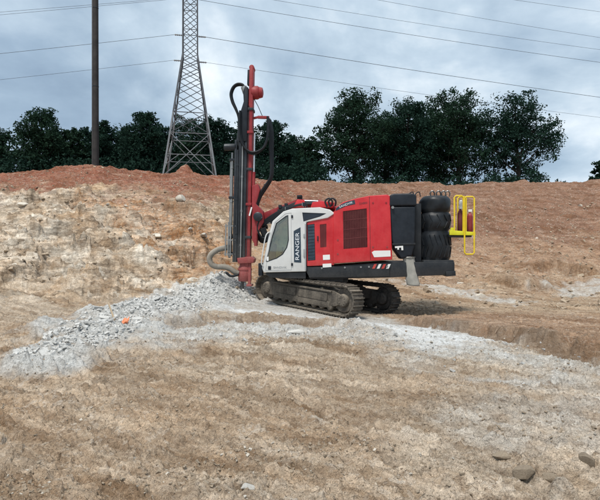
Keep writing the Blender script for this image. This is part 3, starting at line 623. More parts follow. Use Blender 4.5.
m = MB(); m.prism(poly([(305.6, 234), (307.4, 233.6), (307.4, 237.6), (305.6, 237.6)]), CY0-0.025, CY0); m.build('latch', M['greyink'], cab, 0.006); m = MB(); m.prism(poly([(305.6, 249), (307.4, 249), (307.4, 257), (305.6, 257)]), CY0-0.03, CY0); m.build('latch', M['greyink'], cab, 0.006)
m = MB(); m.prism(poly([(295.8, 231), (302.6, 227.2), (303.4, 262.6), (296.2, 262.2)]), CY0-0.008, CY0+0.01); m.build('name_plate', M['decal'], cab)
x, z = bp(299.6, 246.5); text_part('lettering', 'RANGER', 0.165, M['ink'], cab, (x, CY0-0.011, z), (R(90), R(-90), 0), 0.002, 1.32)
x, z = bp(282, 267.6); text_part('lettering', 'SANDVIK', 0.085, M['greyink'], cab, (x, CY0-0.004, z), (R(90), 0, 0), 0.002, 1.15)
# grab rail ahead of the windshield, mirror, wiper
m = MB(); m.tube(smooth_path([bp3(265, 266, CY0-0.02), bp3(263.4, 262, CY0-0.06), bp3(267.0, 239, CY0-0.07), bp3(269.5, 233, CY0-0.05), bp3(272, 232, CY0-0.01)], 5), 0.018, 8); m.build('grab_rail', M['white'], cab)
m = MB(); m.box(*[v for p in zip(bp3(259.8, 276, CY0+0.1), bp3(264.6, 263, CY0+0.45)) for v in p]); m.build('step_box', M['blackclean'], rig, 0.02)
m = MB(); m.tube([bp3(266, 260, CY0+0.35), bp3(271.5, 240, CY0+0.5)], 0.012, 6); m.tube([bp3(268, 254, CY0+0.3), bp3(272.6, 236, CY0+0.32)], 0.015, 6); m.build('wiper', M['blackclean'], cab)
# inside: seat, console, head-lining
ym = (CY0+CY1)/2
m = MB(); m.prism(poly([(283, 262), (299, 262), (299, 257), (284, 256)]), ym-0.25, ym+0.25); m.prism(poly([(295, 258), (300, 258), (302, 232), (298.5, 231)]), ym-0.24, ym+0.24); m.prism(poly([(298, 230), (301.5, 230), (302, 223), (299, 223)]), ym-0.13, ym+0.13)
m.build('operator_seat', M['seat'], cab, 0.05)
m = MB(); m.prism(poly([(282, 252), (292, 251), (292, 254), (283, 255)]), ym-0.42, ym-0.28); m.prism(poly([(282, 252), (292, 251), (292, 254), (283, 255)]), ym+0.28, ym+0.42)
m.prism(poly([(270, 262), (274, 262), (276, 244), (273.5, 243)]), ym-0.15, ym+0.35); m.cyl(bp3(284, 252, ym-0.35), bp3(284.6, 247, ym-0.35), 0.02, 8); m.build('control_console', M['cabin'], cab, 0.02)

# --- engine house
EY0, EY1 = NEAR-0.01, 1.2
m = MB(); m.prism(poly([(309, 222.6), (336.5, 211.2), (336.5, 265.2), (309, 266.3)]), EY0+0.02, EY1); hood = m.build('front_hood', M['red'], rig, 0.03)
cut(hood, [MB().prism(poly([(309.2, 224.6), (316.6, 223.6), (317.6, 260.2), (309.8, 261)]), EY0-0.3, EY0+0.07), MB().prism(poly([(322, 224.5), (328.6, 223.6), (328.6, 247), (322.4, 247.6)]), EY0-0.3, EY0+0.06)])
m = MB(); m.prism(poly([(309.6, 225), (316.4, 224.1), (317.2, 259.8), (310.2, 260.5)]), EY0+0.02, EY0+0.075); m.build('intake_screen', M['decal'], hood, 0.01)
for k in range(11):
    m = MB(); zt = 226+k*3.1; m.prism(poly([(310.2, zt+0.1), (316.6, zt-0.6), (316.7, zt+0.4), (310.3, zt+1.1)]), EY0+0.006, EY0+0.03); m.build('louvre', M['decal'], hood)
for k in range(7):
    m = MB(); xa = 322.4+k*0.92; m.prism(poly([(xa, 224.6), (xa+0.5, 224.5), (xa+0.5, 247.2), (xa, 247.3)]), EY0+0.025, EY0+0.065); m.build('vent_slat', M['redvent'], hood)
m = MB(); m.prism(poly([(319.4, 236), (320.6, 235.9), (320.6, 241), (319.4, 241.1)]), EY0-0.012, EY0+0.03); m.build('latch', M['blackclean'], hood, 0.006)
for pts in ([(325, 255), (332, 254.6), (332.2, 259.6), (325.2, 260.0)],):
    m = MB(); m.prism(poly(pts), EY0+0.012, EY0+0.021); m.build('sticker', M['sticker'], hood)
m = MB(); m.prism(poly([(324.8, 263.9), (333.4, 263.4), (333.6, 267.0), (325, 267.6)]), NEAR-0.035, NEAR+0.0); m.build('sticker', M['sticker'], rig)
main = [(335.6, 213.4), (338.5, 207.2), (345.5, 202.0), (357.5, 198.7), (371, 196.0), (389, 194.8), (391.6, 196.4), (394.0, 259.6), (335.6, 263.6)]
m = MB(); m.prism(poly(main), EY0-0.03, EY1); house = m.build('engine_housing', M['red'], rig, 0.035, segs=3)
cut(house, [MB().prism(poly([(345, 211.4), (368.6, 208.6), (369.4, 247.2), (345.6, 249)]), EY0-0.3, EY0+0.06)])
nsl = 26
for k in range(nsl):
    xa = 345.4+k*(23.4/nsl); m = MB(); dz = -(xa-345)*0.118; dz2 = -(xa-345)*0.075
    m.prism(poly([(xa, 211.6+dz), (xa+0.5, 211.55+dz), (xa+0.5, 248.8+dz2), (xa, 248.85+dz2)]), EY0-0.022, EY0+0.03); m.build('grille_slat', M['redvent'], house)
m = MB(); m.prism(poly([(345, 211.4), (368.6, 208.6), (369.4, 247.2), (345.6, 249)]), EY0+0.03, EY0+0.055); m.build('grille_backing', M['redvent'], house)
for k in range(3):
    zt = 220+k*9.3; m = MB(); m.prism(poly([(345.3, zt+0.3), (369, zt-2.1), (369, zt-1.5), (345.3, zt+0.9)]), EY0-0.026, EY0+0.0); m.build('grille_bar', M['redvent'], house)
m = MB(); m.prism(poly([(371.0, 197), (371.5, 196.9), (372.6, 259.8), (372.1, 259.9)]), EY0-0.034, EY0); m.build('panel_seam', M['redvent'], house)
# name decal on the sloping top corner
dec = [(337.4, 211.0), (338.2, 208.2), (343, 204.6), (350, 201.6), (356.6, 200.2), (357.3, 204.2), (348, 206.2), (341, 209.4)]
m = MB(); m.prism(poly(dec), EY0-0.037, EY0); m.build('name_plate', M['decal'], house)
x, z = bp(348.0, 204.9); text_part('lettering', 'SANDVIK', 0.095, M['ink'], house, (x, EY0-0.040, z), (R(90), R(-20), 0), 0.002, 1.12)
x, z = bp(365.2, 203.6); text_part('lettering', 'DX800', 0.085, M['darkink'], house, (x, EY0-0.033, z), (R(90), R(-7), 0), 0.002, 1.0)
m = MB(); m.prism(poly([(373.6, 252.2), (376, 250.7), (392, 250.4), (392.2, 256.4), (376, 257.2)]), EY0-0.036, EY0); m.build('sticker', M['sticker'], house)
for px_, py_ in ((340, 240), (340, 254), (375, 203), (388, 203), (375, 247), (389, 247)):
    m = MB(); m.lathe([(0.028, -0.012), (0.028, 0.01)], bp3(px_, py_, EY0-0.03), 'y', 8); m.build('bolt', M['reddirty'], house)
m = MB(); m.prism(poly([(356, 199.3), (390, 195), (390, 193.9), (357, 198)]), EY0+0.15, EY1-0.1); m.build('roof_cover', M['black'], house, 0.01)

# --- dust collector at the rear: duct tower, ribbed rubber-clad body, discharge sock
m = MB(); T = 0.62
m.prism(poly([(391.5, 206.6), (417.2, 206.4), (416.4, 246), (413.6, 256), (403.2, 259.4), (396.4, 250), (393.5, 240)]), NEAR-0.02, NEAR+T)
tow = m.build('dust_duct', M['blackclean'], rig, 0.07, segs=3)
m = MB(); m.prism(poly([(390.6, 206.3), (391.4, 196.2), (394, 194.0), (414.5, 193.8), (417.8, 196), (417.9, 206.2)]), NEAR-0.05, NEAR+T+0.03); m.build('duct_cap', M['blackclean'], tow, 0.06, segs=3)
m = MB(); m.prism(poly([(393.8, 243.4), (416.6, 243), (416.5, 244.8), (394, 245.3)]), NEAR-0.045, NEAR+T+0.02); m.build('duct_band', M['black'], tow, 0.012)
m = MB(); m.lathe([(0.04, -0.05), (0.045, -0.02), (0.045, 0.02)], bp3(394.4, 207.8, NEAR-0.05), 'y', 12); m.build('bolt', M['rod'], tow)
m = MB(); m.prism(poly([(396.4, 246.4), (404.4, 245.8), (404.6, 250.2), (402.8, 250.2), (402.6, 247.5), (400.4, 247.7), (400.5, 249.6), (398.9, 249.7), (398.8, 247.9), (396.6, 248.1)]), NEAR-0.052, NEAR-0.015); m.build('bracket', M['sticker'], tow)
# sock
P0, P1 = Vector(bp3(409.6, 256.2, NEAR+0.14)), Vector(bp3(414.4, 284.6, NEAR+0.10)); m = MB(); rows = []; NS = 20
for i in range(NS):
    t_ = i/(NS-1); c_ = P0.lerp(P1, t_); r_ = 0.178+0.022*t_; ring = []
    for k in range(28):
        a = 2*math.pi*k/28; rr = r_*(1+0.035*math.sin(6*a+1.5*math.sin(t_*4))+0.02*math.sin(11*a-t_*5)+0.012*math.sin(t_*24+2*a)); ring.append((c_.x+rr*math.cos(a), c_.y+rr*math.sin(a)*0.7, c_.z+0.03*math.sin(a+0.6)*t_-0.03*math.cos(a)))
    rows += ring
m.add(rows, [(i*28+k, i*28+(k+1) % 28, (i+1)*28+(k+1) % 28, (i+1)*28+k) for i in range(NS-1) for k in range(28)]); sock = m.build('discharge_sock', M['canvas'], rig, 0, 70)
md = sock.modifiers.new('thickness', 'SOLIDIFY'); md.thickness = 0.012
m = MB(); m.tube([Vector(P0)+Vector((0.2*math.cos(a), 0.15*math.sin(a), -0.03)) for a in [2*math.pi*k/20 for k in range(21)]], 0.014, 6, caps=False); m.build('clamp_ring', M['rod'], sock)
# bulging rear drum, four rubber rings with chevron ribs
cxd, czb = bp(439.5, 261)[0], bp(439.5, 261)[1]; ztop = bp(439.5, 196.5)[1]; hh = ztop-czb; prof = [(0.30, -0.25), (0.42, -0.2), (0.42, 0.0)]
segs_ = [(0.0, 0.47), (0.47, 0.76), (0.76, 1.0)]
def drum_r(u_): return 0.43+0.052*max(0.0, math.sin(math.pi*min(1, max(0, u_))))**0.5
for s0, s1 in segs_:
    for j in range(9): u_ = j/8; prof.append((drum_r(u_)-(0.02 if j in (0, 8) else 0), (s0+(s1-s0)*(0.015+0.97*u_))*hh))
prof += [(0.36, hh+0.035), (0.18, hh+0.05)]
m = MB(); m.lathe(prof, (cxd, NEAR+0.53, czb), 'z', 40)
for i, v in enumerate(m.v):       # soft dents in the rubber cladding
    a = math.atan2(v[1]-NEAR-0.53, v[0]-cxd); d_ = 1+0.022*math.sin(3*a+v[2]*9)+0.016*math.sin(7*a-v[2]*15); m.v[i] = (cxd+(v[0]-cxd)*d_, NEAR+0.53+(v[1]-NEAR-0.53)*d_, v[2])
drum = m.build('dust_collector', M['rubber'], rig, 0, 60)
for k, (s0, s1) in enumerate(segs_[:2]):
    zc_ = czb+(s0+(s1-s0)*0.5)*hh; hh2 = (s1-s0)*hh
    for j in range(8 if k == 0 else 5):
        a0 = -math.pi*(0.10+0.80*(j+0.5)/(8 if k == 0 else 5))
        for sg in (1, -1):
            p = []
            for q in range(4):
                a = a0+0.15-0.075*q; u_ = 0.5+sg*(0.02+0.115*q); r_ = drum_r(u_)+0.004; p.append((cxd+r_*math.cos(a), NEAR+0.53+r_*math.sin(a), czb+(s0+(s1-s0)*u_)*hh))
            mm = MB(); mm.tube(p, 0.017, 5); mm.build('tread_rib', M['rubber'], drum)
m = MB(); m.prism(poly([(425, 260), (455, 260), (456, 275), (424, 275.6)]), NEAR+0.05, NEAR+0.95); m.build('collector_base', M['black'], rig, 0.03)
m = MB(); m.prism(poly([(446.5, 271.5), (455.8, 270.5), (456.2, 275.4), (446.8, 276.2)]), NEAR-0.03, NEAR+0.4); m.build('tow_bracket', M['black'], rig, 0.012)
m = MB(); m.prism(poly([(417, 203), (424.5, 203), (424.5, 262), (416, 262)]), NEAR+0.30, 1.15); m.build('bulkhead', M['black'], rig, 0.02)
m = MB(); m.prism(poly([(424, 215), (450, 215), (450, 262), (424, 262)]), NEAR+1.1, 1.15); m.build('hydraulic_tank', M['black'], rig, 0.04)
m = MB()
for a in (431, 437, 442, 446): m.tube(smooth_path([bp3(a, 197, NEAR+0.5), bp3(a-0.5, 193.4, NEAR+0.45), bp3(a+2, 191.6, NEAR+0.42), bp3(a+3.6, 194, NEAR+0.5), bp3(a+3, 197, NEAR+0.55)], 4), 0.022, 6)
m.build('lifting_hook', M['rod'], rig)
for a, y_ in ((415, NEAR+0.2), (420.5, NEAR+0.6)): m = MB(); m.tube(smooth_path([bp3(a, 197, y_), bp3(a-1, 192.6, y_), bp3(a-4, 193.6, y_), bp3(a-5, 196, y_)], 4), 0.016, 6); m.build('cap_handle', M['blackclean'], rig)

# --- rear platform, yellow rails, extinguishers
def rail(pts, r_=0.022, name='guard_rail', mat=M['yellow'], y=NEAR):
    m = MB(); m.tube(smooth_path([bp3(a, b, y) for a, b in pts], 5), r_, 8); return m.build(name, mat, rig)
def loop(x0, x1, y0, y1, ly, n='guard_rail'):
    c_ = 1.6; pts = [(x0, y1-c_), (x0, (y0+y1)/2), (x0, y0+c_), (x0+c_, y0), (x1-c_, y0), (x1, y0+c_), (x1, (y0+y1)/2), (x1, y1-c_), (x1-c_, y1), (x0+c_, y1), (x0, y1-c_)]
    P = [bp3(a, b, ly) for a, b in pts]; m = MB(); m.tube(P, 0.024, 8, caps=False); return m.build(n, M['yellow'], rig)
loop(455.0, 463.6, 196.4, 233.5, NEAR-0.02); loop(465.0, 474.4, 197.4, 254.2, NEAR-0.10)
loop(456.5, 464.5, 197.5, 234, NEAR+1.0)
m = MB(); m.prism(poly([(450, 230.4), (475, 232.4), (475, 235.6), (450, 235.2)]), NEAR-0.05, NEAR+0.03); m.prism(poly([(451, 228.0), (454, 228), (454, 232), (451, 232)]), NEAR-0.04, NEAR+0.02); m.build('platform_edge', M['lime'], rig, 0.008)
m = MB(); m.prism(poly([(450, 234.2), (472, 235.2), (472, 237.2), (450, 237)]), NEAR+0.02, NEAR+1.05); m.build('rear_platform', M['black'], rig, 0.008)
def extinguisher(px_, top, bot, ly, mat):
    x, z0 = bp(px_, bot, ly); z1 = bp(px_, top, ly)[1]; h_ = z1-z0; m = MB()
    m.lathe([(0.07, 0), (0.085, 0.02), (0.085, h_*0.78), (0.06, h_*0.88), (0.03, h_*0.92), (0.03, h_)], (x, ly, z0), 'z', 16); o = m.build('fire_extinguisher', mat, rig)
    m = MB(); m.box(x-0.05, x+0.06, ly-0.03, ly+0.03, z1-0.02, z1+0.06); m.build('valve', M['sticker'], o, 0.01); return o
extinguisher(460.2, 208.5, 233, NEAR+0.28, M['redvent']); extinguisher(469.4, 212, 234, NEAR+0.30, M['reddirty'])
m = MB(); m.lathe([(0.05, 0), (0.055, 0.02), (0.055, 0.24), (0.02, 0.27)], bp3(461.0, 209.5, NEAR+0.16), 'z', 12); m.build('beacon', M['lamp'], rig)

# --- boom behind the cab, reaching forward to the mast
BY = 0.35
def beam(pts, hs, y, w, name, mat, parent=None, bev=0.02):
    """box beam along (px,py) points with half heights hs (drawing units)"""
    top = []; bot = []; n = len(pts)
    for i, (a, b) in enumerate(pts):
        p, q = pts[max(0, i-1)], pts[min(n-1, i+1)]; dx, dy = q[0]-p[0], q[1]-p[1]; L = math.hypot(dx, dy); nx, ny = -dy/L, dx/L
        top.append((a+nx*hs[i], b+ny*hs[i])); bot.append((a-nx*hs[i], b-ny*hs[i]))
    m = MB(); m.prism(poly(top+bot[::-1], y), y-w/2, y+w/2); return m.build(name, mat, parent or rig, bev)
boom = beam([(346, 218), (322, 206.5), (298, 204.5), (282, 210.5), (262, 217.5)], [6, 5.2, 5.4, 4.6, 3.8], BY, 0.42, 'boom', M['reddirty'])
beam([(303.5, 205), (300, 199), (295.5, 205)], [2, 2.4, 2], BY, 0.52, 'knuckle', M['reddirty'], boom)
m = MB(); m.lathe([(0.09, -0.34), (0.09, 0.34)], bp3(299.5, 199.6, BY), 'y', 16); m.build('pivot_pin', M['black'], boom)
m = MB(); m.prism(poly([(297, 196.2), (302, 196), (302.4, 198.2), (297, 198.4)], BY), BY-0.4, BY-0.2); m.build('work_lamp', M['blackclean'], rig, 0.01)
m = MB(); m.cyl(bp3(340, 210, BY-0.3), bp3(318, 201.5, BY-0.3), 0.085, 14); c1 = m.build('lift_cylinder', M['reddirty'], boom)
m = MB(); m.cyl(bp3(318, 201.5, BY-0.3), bp3(303, 201, BY-0.3), 0.045, 12); m.build('piston_rod', M['chrome'], c1)
m = MB(); m.cyl(bp3(292, 212, BY-0.32), bp3(270, 222, BY-0.28), 0.07, 14); c2 = m.build('swing_cylinder', M['steel'], boom)
m = MB(); m.cyl(bp3(270, 222, BY-0.28), bp3(256, 226.5, BY-0.22), 0.04, 12); m.build('piston_rod', M['chrome'], c2)
for s_ in ((286, 205), (283.5, 208), (280, 206.5), (279, 211)):
    m = MB(); m.box(*[v for p in zip(bp3(s_[0]-1.8, s_[1]+1.8, BY-0.36), bp3(s_[0]+1.6, s_[1]-1.6, BY-0.2)) for v in p]); m.build('valve_block', M['blackclean'], boom, 0.012)
# clutter over the cab roof
m = MB(); m.prism(poly([(311, 207.6), (333, 208), (335, 203.2), (322, 201.6), (313, 202.4)], -0.2), -0.4, 0.0); m.build('roof_guard', M['red'], rig, 0.02)
m = MB(); m.prism(poly([(293, 207.5), (306, 207.5), (304.5, 200), (297.5, 199.2)], 0.0), -0.1, 0.12); m.build('boom_bracket', M['red'], boom, 0.02)
for k in range(5):
    m = MB(); m.tube(smooth_path([bp3(330-k, 204+k*.5, 0.1-k*.07), bp3(312, 201+k*.7, 0.05-k*.05), bp3(296, 202.5+k*.8, 0.0-k*.03), bp3(284, 208+k*.9, 0.0-k*.02), bp3(270, 216+k*1.2, 0.0), bp3(262, 222+k, 0.05)], 5), 0.026, 6); m.build('hydraulic_hose', M['hose'], rig)
m = MB()
for a in (328, 331.5): m.tube(smooth_path([bp3(a, 207, -0.5), bp3(a-2, 201.5, -0.5), bp3(a+1.5, 198.4, -0.5), bp3(a+5, 201, -0.5), bp3(a+4.5, 206, -0.45)], 4), 0.028, 8)
m.build('hydraulic_hose', M['hose'], rig)
for a, b in ((305.5, 204.6), (288.5, 208.6)):
    m = MB(); x, z = bp(a, b, -0.7); m.box(x-0.06, x+0.06, -0.78, -0.62, z-0.05, z+0.07); m.box(x-0.015, x+0.015, -0.72, -0.68, z-0.14, z-0.04); w_ = m.build('work_lamp', M['blackclean'], rig, 0.012)
    m = MB(); m.box(x-0.068, x-0.058, -0.765, -0.635, z-0.035, z+0.055); m.build('lamp_lens', M['lamp'], w_)
m = MB(); m.tube(smooth_path([bp3(308.7, 208, CY0+0.25), bp3(309, 203.5, CY0+0.25)], 2), 0.012, 6); m.build('antenna', M['blackclean'], cab)

# --- mast (feed)
FY = 0.15
def mx_(py): return 0.02*(172-py)          # the mast leans slightly: drawing units of shift at a height
def fpoly(pts): return [bp(a+mx_(b), b, FY) for a, b in pts]
def f3(px_, py_, dy=0.0): return (*bp(px_+mx_(py_), py_, FY)[:1], FY+dy, bp(px_, py_, FY)[1])
m = MB(); m.prism(fpoly([(247.0, 268), (251.6, 268), (251.5, 200), (251.3, 100), (251.4, 84), (251.4, 69), (250.4, 65.6), (248.4, 65.6), (247.3, 68), (247.2, 100)]), FY-0.18, FY+0.18)
mast = m.build('mast', M['reddirty'], rig, 0.02)
m = MB(); m.prism(fpoly([(247.6, 256), (248.3, 256), (248.1, 106), (247.5, 106)]), FY-0.195, FY-0.17); m.build('slot', M['black'], mast)
for b in (108, 131, 168, 203, 236):
    m = MB(); m.prism(fpoly([(246.4, b), (252.2, b), (252.2, b+2.6), (246.4, b+2.6)]), FY-0.21, FY+0.205); m.build('bracket', M['reddirty'] if b % 2 else M['steel'], mast, 0.008)
m = MB(); m.prism(fpoly([(244.9, 84), (247.3, 84), (247.3, 69), (245.1, 69)]), FY-0.1, FY+0.1); m.build('end_stop', M['blackclean'], mast, 0.01)
m = MB(); m.lathe([(0.07, -0.17), (0.085, -0.15), (0.085, 0.15), (0.07, 0.17)], f3(249.4, 67.3, 0), 'y', 20); m.build('head_sheave', M['reddirty'], mast)
# rails and channel
for a0, a1, y0, y1, top in ((234.2, 236.4, -0.22, -0.13, 140), (238.6, 246.9, -0.16, 0.16, 112), (244.4, 246.6, -0.21, -0.12, 104), (238.8, 240.8, -0.20, -0.14, 116)):
    m = MB(); m.prism(fpoly([(a0, 262), (a1, 262), (a1, top), (a0, top)]), FY+y0, FY+y1); m.build('guide_rail', M['steel'], mast, 0.008)
for a, r_, y_, t0, t1, mt in ((237.4, 0.045, -0.18, 150, 262, 'steel'), (231.4, 0.042, -0.05, 152, 256, 'rod'), (229.3, 0.038, 0.10, 160, 258, 'rod'), (242.2, 0.030, -0.20, 128, 258, 'rod'), (234.4, 0.05, 0.08, 146, 258, 'steel')):
    m = MB(); m.cyl(f3(a, t1, y_), f3(a, t0, y_), r_, 12)
    for q in range(int(t0)+14, int(t1)-6, 34): m.cyl(f3(a, q+2, y_), f3(a, q, y_), r_*1.35, 12)
    m.build('drill_rod', M[mt], mast)
m = MB(); m.prism(fpoly([(233.2, 250), (239, 250), (239, 118), (236.6, 124), (233.6, 150)]), FY-0.06, FY+0.20); m.build('rod_magazine', M['steel'], mast, 0.015)
for b in (158, 196, 236, 252):
    m = MB(); m.prism(fpoly([(228.4, b), (246, b), (246, b+2.4), (228.4, b+2.4)]), FY-0.10, FY+0.14); m.build('rod_clamp', M['steel'], mast, 0.008)
m = MB(); m.cyl(f3(253.6, 172, -0.12), f3(253.6, 133, -0.12), 0.033, 10); m.build('piston_rod', M['chrome'], mast)
m = MB(); m.cyl(f3(253.6, 205, -0.12), f3(253.6, 172, -0.12), 0.055, 12); m.build('feed_cylinder', M['reddirty'], mast)
m = MB(); m.bar(f3(250.6, 216, -0.25), f3(252.8, 207.5, -0.25), 0.045); m.build('marker_rod', M['sticker'], mast)
# drilling head on its cradle
m = MB(); m.prism(fpoly([(238, 142), (246.4, 142), (246.4, 112), (247, 100), (246.8, 88), (243.5, 86.5), (241.6, 92), (242.4, 102), (239.4, 112), (236.4, 122)]), FY-0.24, FY+0.2); head = m.build('drill_head', M['blackclean'], rig, 0.035)
m = MB(); m.cyl(f3(241.6, 86.4, -0.1), f3(243.8, 92.6, -0.1), 0.10, 14); m.build('hose_coupling', M['rod'], head)
m = MB(); m.cyl(f3(240.6, 142, 0), f3(240.6, 158, 0), 0.10, 16); m.build('shank', M['steel'], head)
m = MB(); m.lathe([(0.06, 0), (0.115, 0.02), (0.115, 0.36), (0.09, 0.40), (0.05, 0.42)], f3(223.2, 147.0, -0.15), 'x', 16); m.build('work_lamp', M['steel'], rig)
# hose drum (red) near the top
m = MB(); m.lathe([(0.10, -0.02), (0.20, 0.0), (0.22, 0.05), (0.22, 0.20), (0.19, 0.25)], f3(249.4, 91.5, 0), 'x', 24); dr = m.build('feed_motor', M['reddirty'], mast, 0.008)
m = MB(); m.lathe([(0.17, 0.24), (0.185, 0.27), (0.16, 0.36), (0.08, 0.385)], f3(249.4, 91.5, 0), 'x', 24); m.build('motor_cap', M['reddirty'], dr)
m = MB(); m.bar(f3(251.6, 117.2, 0), f3(257, 116.0, 0), 0.07); m.bar(f3(256, 116.2, 0), f3(267.6, 116.8, 0), 0.09); m.bar(f3(266, 116, 0), f3(267.4, 121, 0), 0.08); m.build('hose_bracket', M['reddirty'], mast, 0.008)
m = MB(); m.tube([f3(252, 98, 0), f3(256, 105, 0), f3(261, 116, 0)], 0.012, 6); m.build('stay_wire', M['steel'], mast)
def hose(pts, r_, name='hydraulic_hose', mat='hose', par=None, dy=0.0, ribs=False):
    P = smooth_path([f3(p[0], p[1], (p[2] if len(p) > 2 else 0)+dy) for p in pts], 8); m = MB()
    if ribs:
        Q = smooth_path(P, 3); n = len(Q); seg = 12; m.tube(Q, r_, seg)
        for i in range(n):
            if i % 2:
                c_ = Q[i]
                for k in range(seg): v = Vector(m.v[i*seg+k]); m.v[i*seg+k] = tuple(c_+(v-c_)*1.10)
    else: m.tube(P, r_, 8)
    return m.build(name, M[mat], par or rig, 0, 60)
for dy, o_ in ((-0.10, 0), (-0.02, 0.8), (0.07, -0.6)):
    hose([(243, 87.5), (240, 83.8+o_*.5), (235, 83.2+o_), (230.6+o_, 86.5), (228.4+o_, 93), (229.8+o_, 100), (233.6+o_*.6, 108), (236.8, 116), (238, 126)], 0.038, dy=dy)
for k, (dy, o_) in enumerate(((-0.33, 0), (-0.27, 1.0), (-0.25, 0.4))):
    hose([(239.6, 112), (239.0+o_, 122), (239.6+o_, 135), (243+o_, 146+o_), (250, 152.6+o_*1.4), (258, 152.4+o_*1.2), (265-o_, 147), (267.6-o_*.5, 136), (267.0, 118)], 0.034, dy=dy)
for k, (dy, o_) in enumerate(((-0.08, 0), (0.0, 1.1), (0.08, 0.5), (0.14, 1.8))):
    hose([(267.2+o_*.6, 118), (269.2+o_, 132), (269.4+o_, 150), (270.6+o_*.7, 166), (269.6+o_*.6, 178), (264+o_, 187), (258.4+o_, 196), (256+o_*.7, 206), (257.4+o_, 216), (262, 224+o_), (268, 226+o_)], 0.036, dy=dy)
# knuckle between boom and mast
m = MB(); m.prism(poly([(252, 240), (252, 186), (258, 184), (260, 190), (256, 204), (263, 211), (264, 222), (258, 232), (256, 246)], FY), FY-0.22, FY+0.26); hd = m.build('feed_holder', M['reddirty'], mast, 0.025)
m = MB(); m.lathe([(0.12, -0.34), (0.15, -0.32), (0.15, 0.36), (0.12, 0.38)], bp3(258.4, 217, FY), 'y', 18); m.build('pivot_pin', M['steel'], hd)
m = MB(); m.cyl(bp3(255.4, 246, FY-0.18), bp3(255.4, 226, FY-0.18), 0.06, 12); m.build('tilt_cylinder', M['reddirty'], hd)
for a in range(5): hose([(261+a*.4, 219), (258.6-a*.3, 228+a), (262-a*.4, 236+a*1.3), (267, 238+a*.8), (272, 232)], 0.03, dy=-0.2+a*0.09)
m = MB(); m.cyl(bp3(262, 228, FY-0.15), bp3(266.5, 240, FY-0.05), 0.11, 14); m.build('accumulator', M['black'], rig)
# foot: dust hood, centraliser, suction hose
m = MB(); m.prism(fpoly([(238.8, 258), (253.6, 256.4), (256.4, 259), (255.4, 263), (240, 263.6)]), FY-0.26, FY+0.26); m.build('centraliser', M['reddirty'], mast, 0.03)
m = MB(); x, y, z = f3(246.2, 281.5, 0); z1 = f3(246.2, 263, 0)[2]; h_ = z1-z; m.lathe([(0.20, 0.0), (0.225, 0.03), (0.225, h_*0.72), (0.18, h_*0.85), (0.18, h_)], (x, y, z), 'z', 24); m.lathe([(0.238, h_*0.60), (0.238, h_*0.68)], (x, y, z), 'z', 24); hood_ = m.build('dust_hood', M['reddirty'], mast)
m = MB(); m.lathe([(0.055, -0.62), (0.055, 0.2)], (f3(243.4, 281, 0)[0], y, z), 'z', 14); m.build('drill_string', M['steel'], mast)
m = MB(); m.bar(f3(251.4, 262, -.1), f3(251.4, 284.5, -.1), 0.09, 0.16); m.prism(fpoly([(248.8, 284.2), (254.2, 284.2), (254.2, 286.2), (248.8, 286.2)]), FY-0.25, FY+0.12); m.build('foot_jack', M['reddirty'], mast, 0.01)
hose([(230.4, 247.6), (224, 248.2), (217.4, 250.4), (212.0, 254.4), (210.4, 259.4), (212.6, 264.4), (218, 266.8), (225, 267), (231, 268.6), (236, 271.8), (240.6, 273.6)], 0.088, 'suction_hose', 'dusthose', dy=-0.1, ribs=True)
hose([(240.6, 274.6), (233, 276), (228, 272.4)], 0.04, 'hydraulic_hose', 'hose', dy=-0.2)
for a, t0, t1 in ((227.0, 224, 256), (229.6, 222, 256), (231.8, 226, 257)):
    m = MB(); m.bar(f3(a, t0, -0.2), f3(a, t1, -0.2), 0.04); m.build('guard_bar', M['rod'], mast)
for b in (226, 240, 254): m = MB(); m.bar(f3(225.8, b, -0.2), f3(238, b, -0.2), 0.035); m.build('guard_bar', M['rod'], mast)

# ------------------------------------------------------------------ trees beyond the bank
def leaf_mat(name, a, b):
    t = NT(name); c_ = t.mix(t.noise(0.8, 4), a, b); c_ = t.mix(0.6, c_, t.mix(t.noise(5.0, 2), (0.5, 0.5, 0.5), (1.5, 1.5, 1.5)), 'MULTIPLY')
    t.l.new(c_, t.b.inputs['Base Color']); t.b.inputs['Roughness'].default_value = 0.8; t.b.inputs['Specular IOR Level'].default_value = 0.08
    tr = t.n.new('ShaderNodeBsdfTranslucent'); t.l.new(c_, tr.inputs[0]); ms = t.n.new('ShaderNodeMixShader'); ms.inputs[0].default_value = 0.25
    t.l.new(t.b.outputs[0], ms.inputs[1]); t.l.new(tr.outputs[0], ms.inputs[2]); t.l.new(ms.outputs[0], t.n['Material Output'].inputs['Surface']); return t.m
LEAF = [leaf_mat('leaf_dark', (0.012, 0.033, 0.022), (0.026, 0.056, 0.032)), leaf_mat('leaf_blue_green', (0.010, 0.031, 0.024), (0.022, 0.050, 0.034)), leaf_mat('leaf_olive', (0.030, 0.055, 0.022), (0.050, 0.085, 0.034))]
BARK = paint('bark', (0.040, 0.034, 0.030), 0.9, 0.05, var=0.3, scale=2)
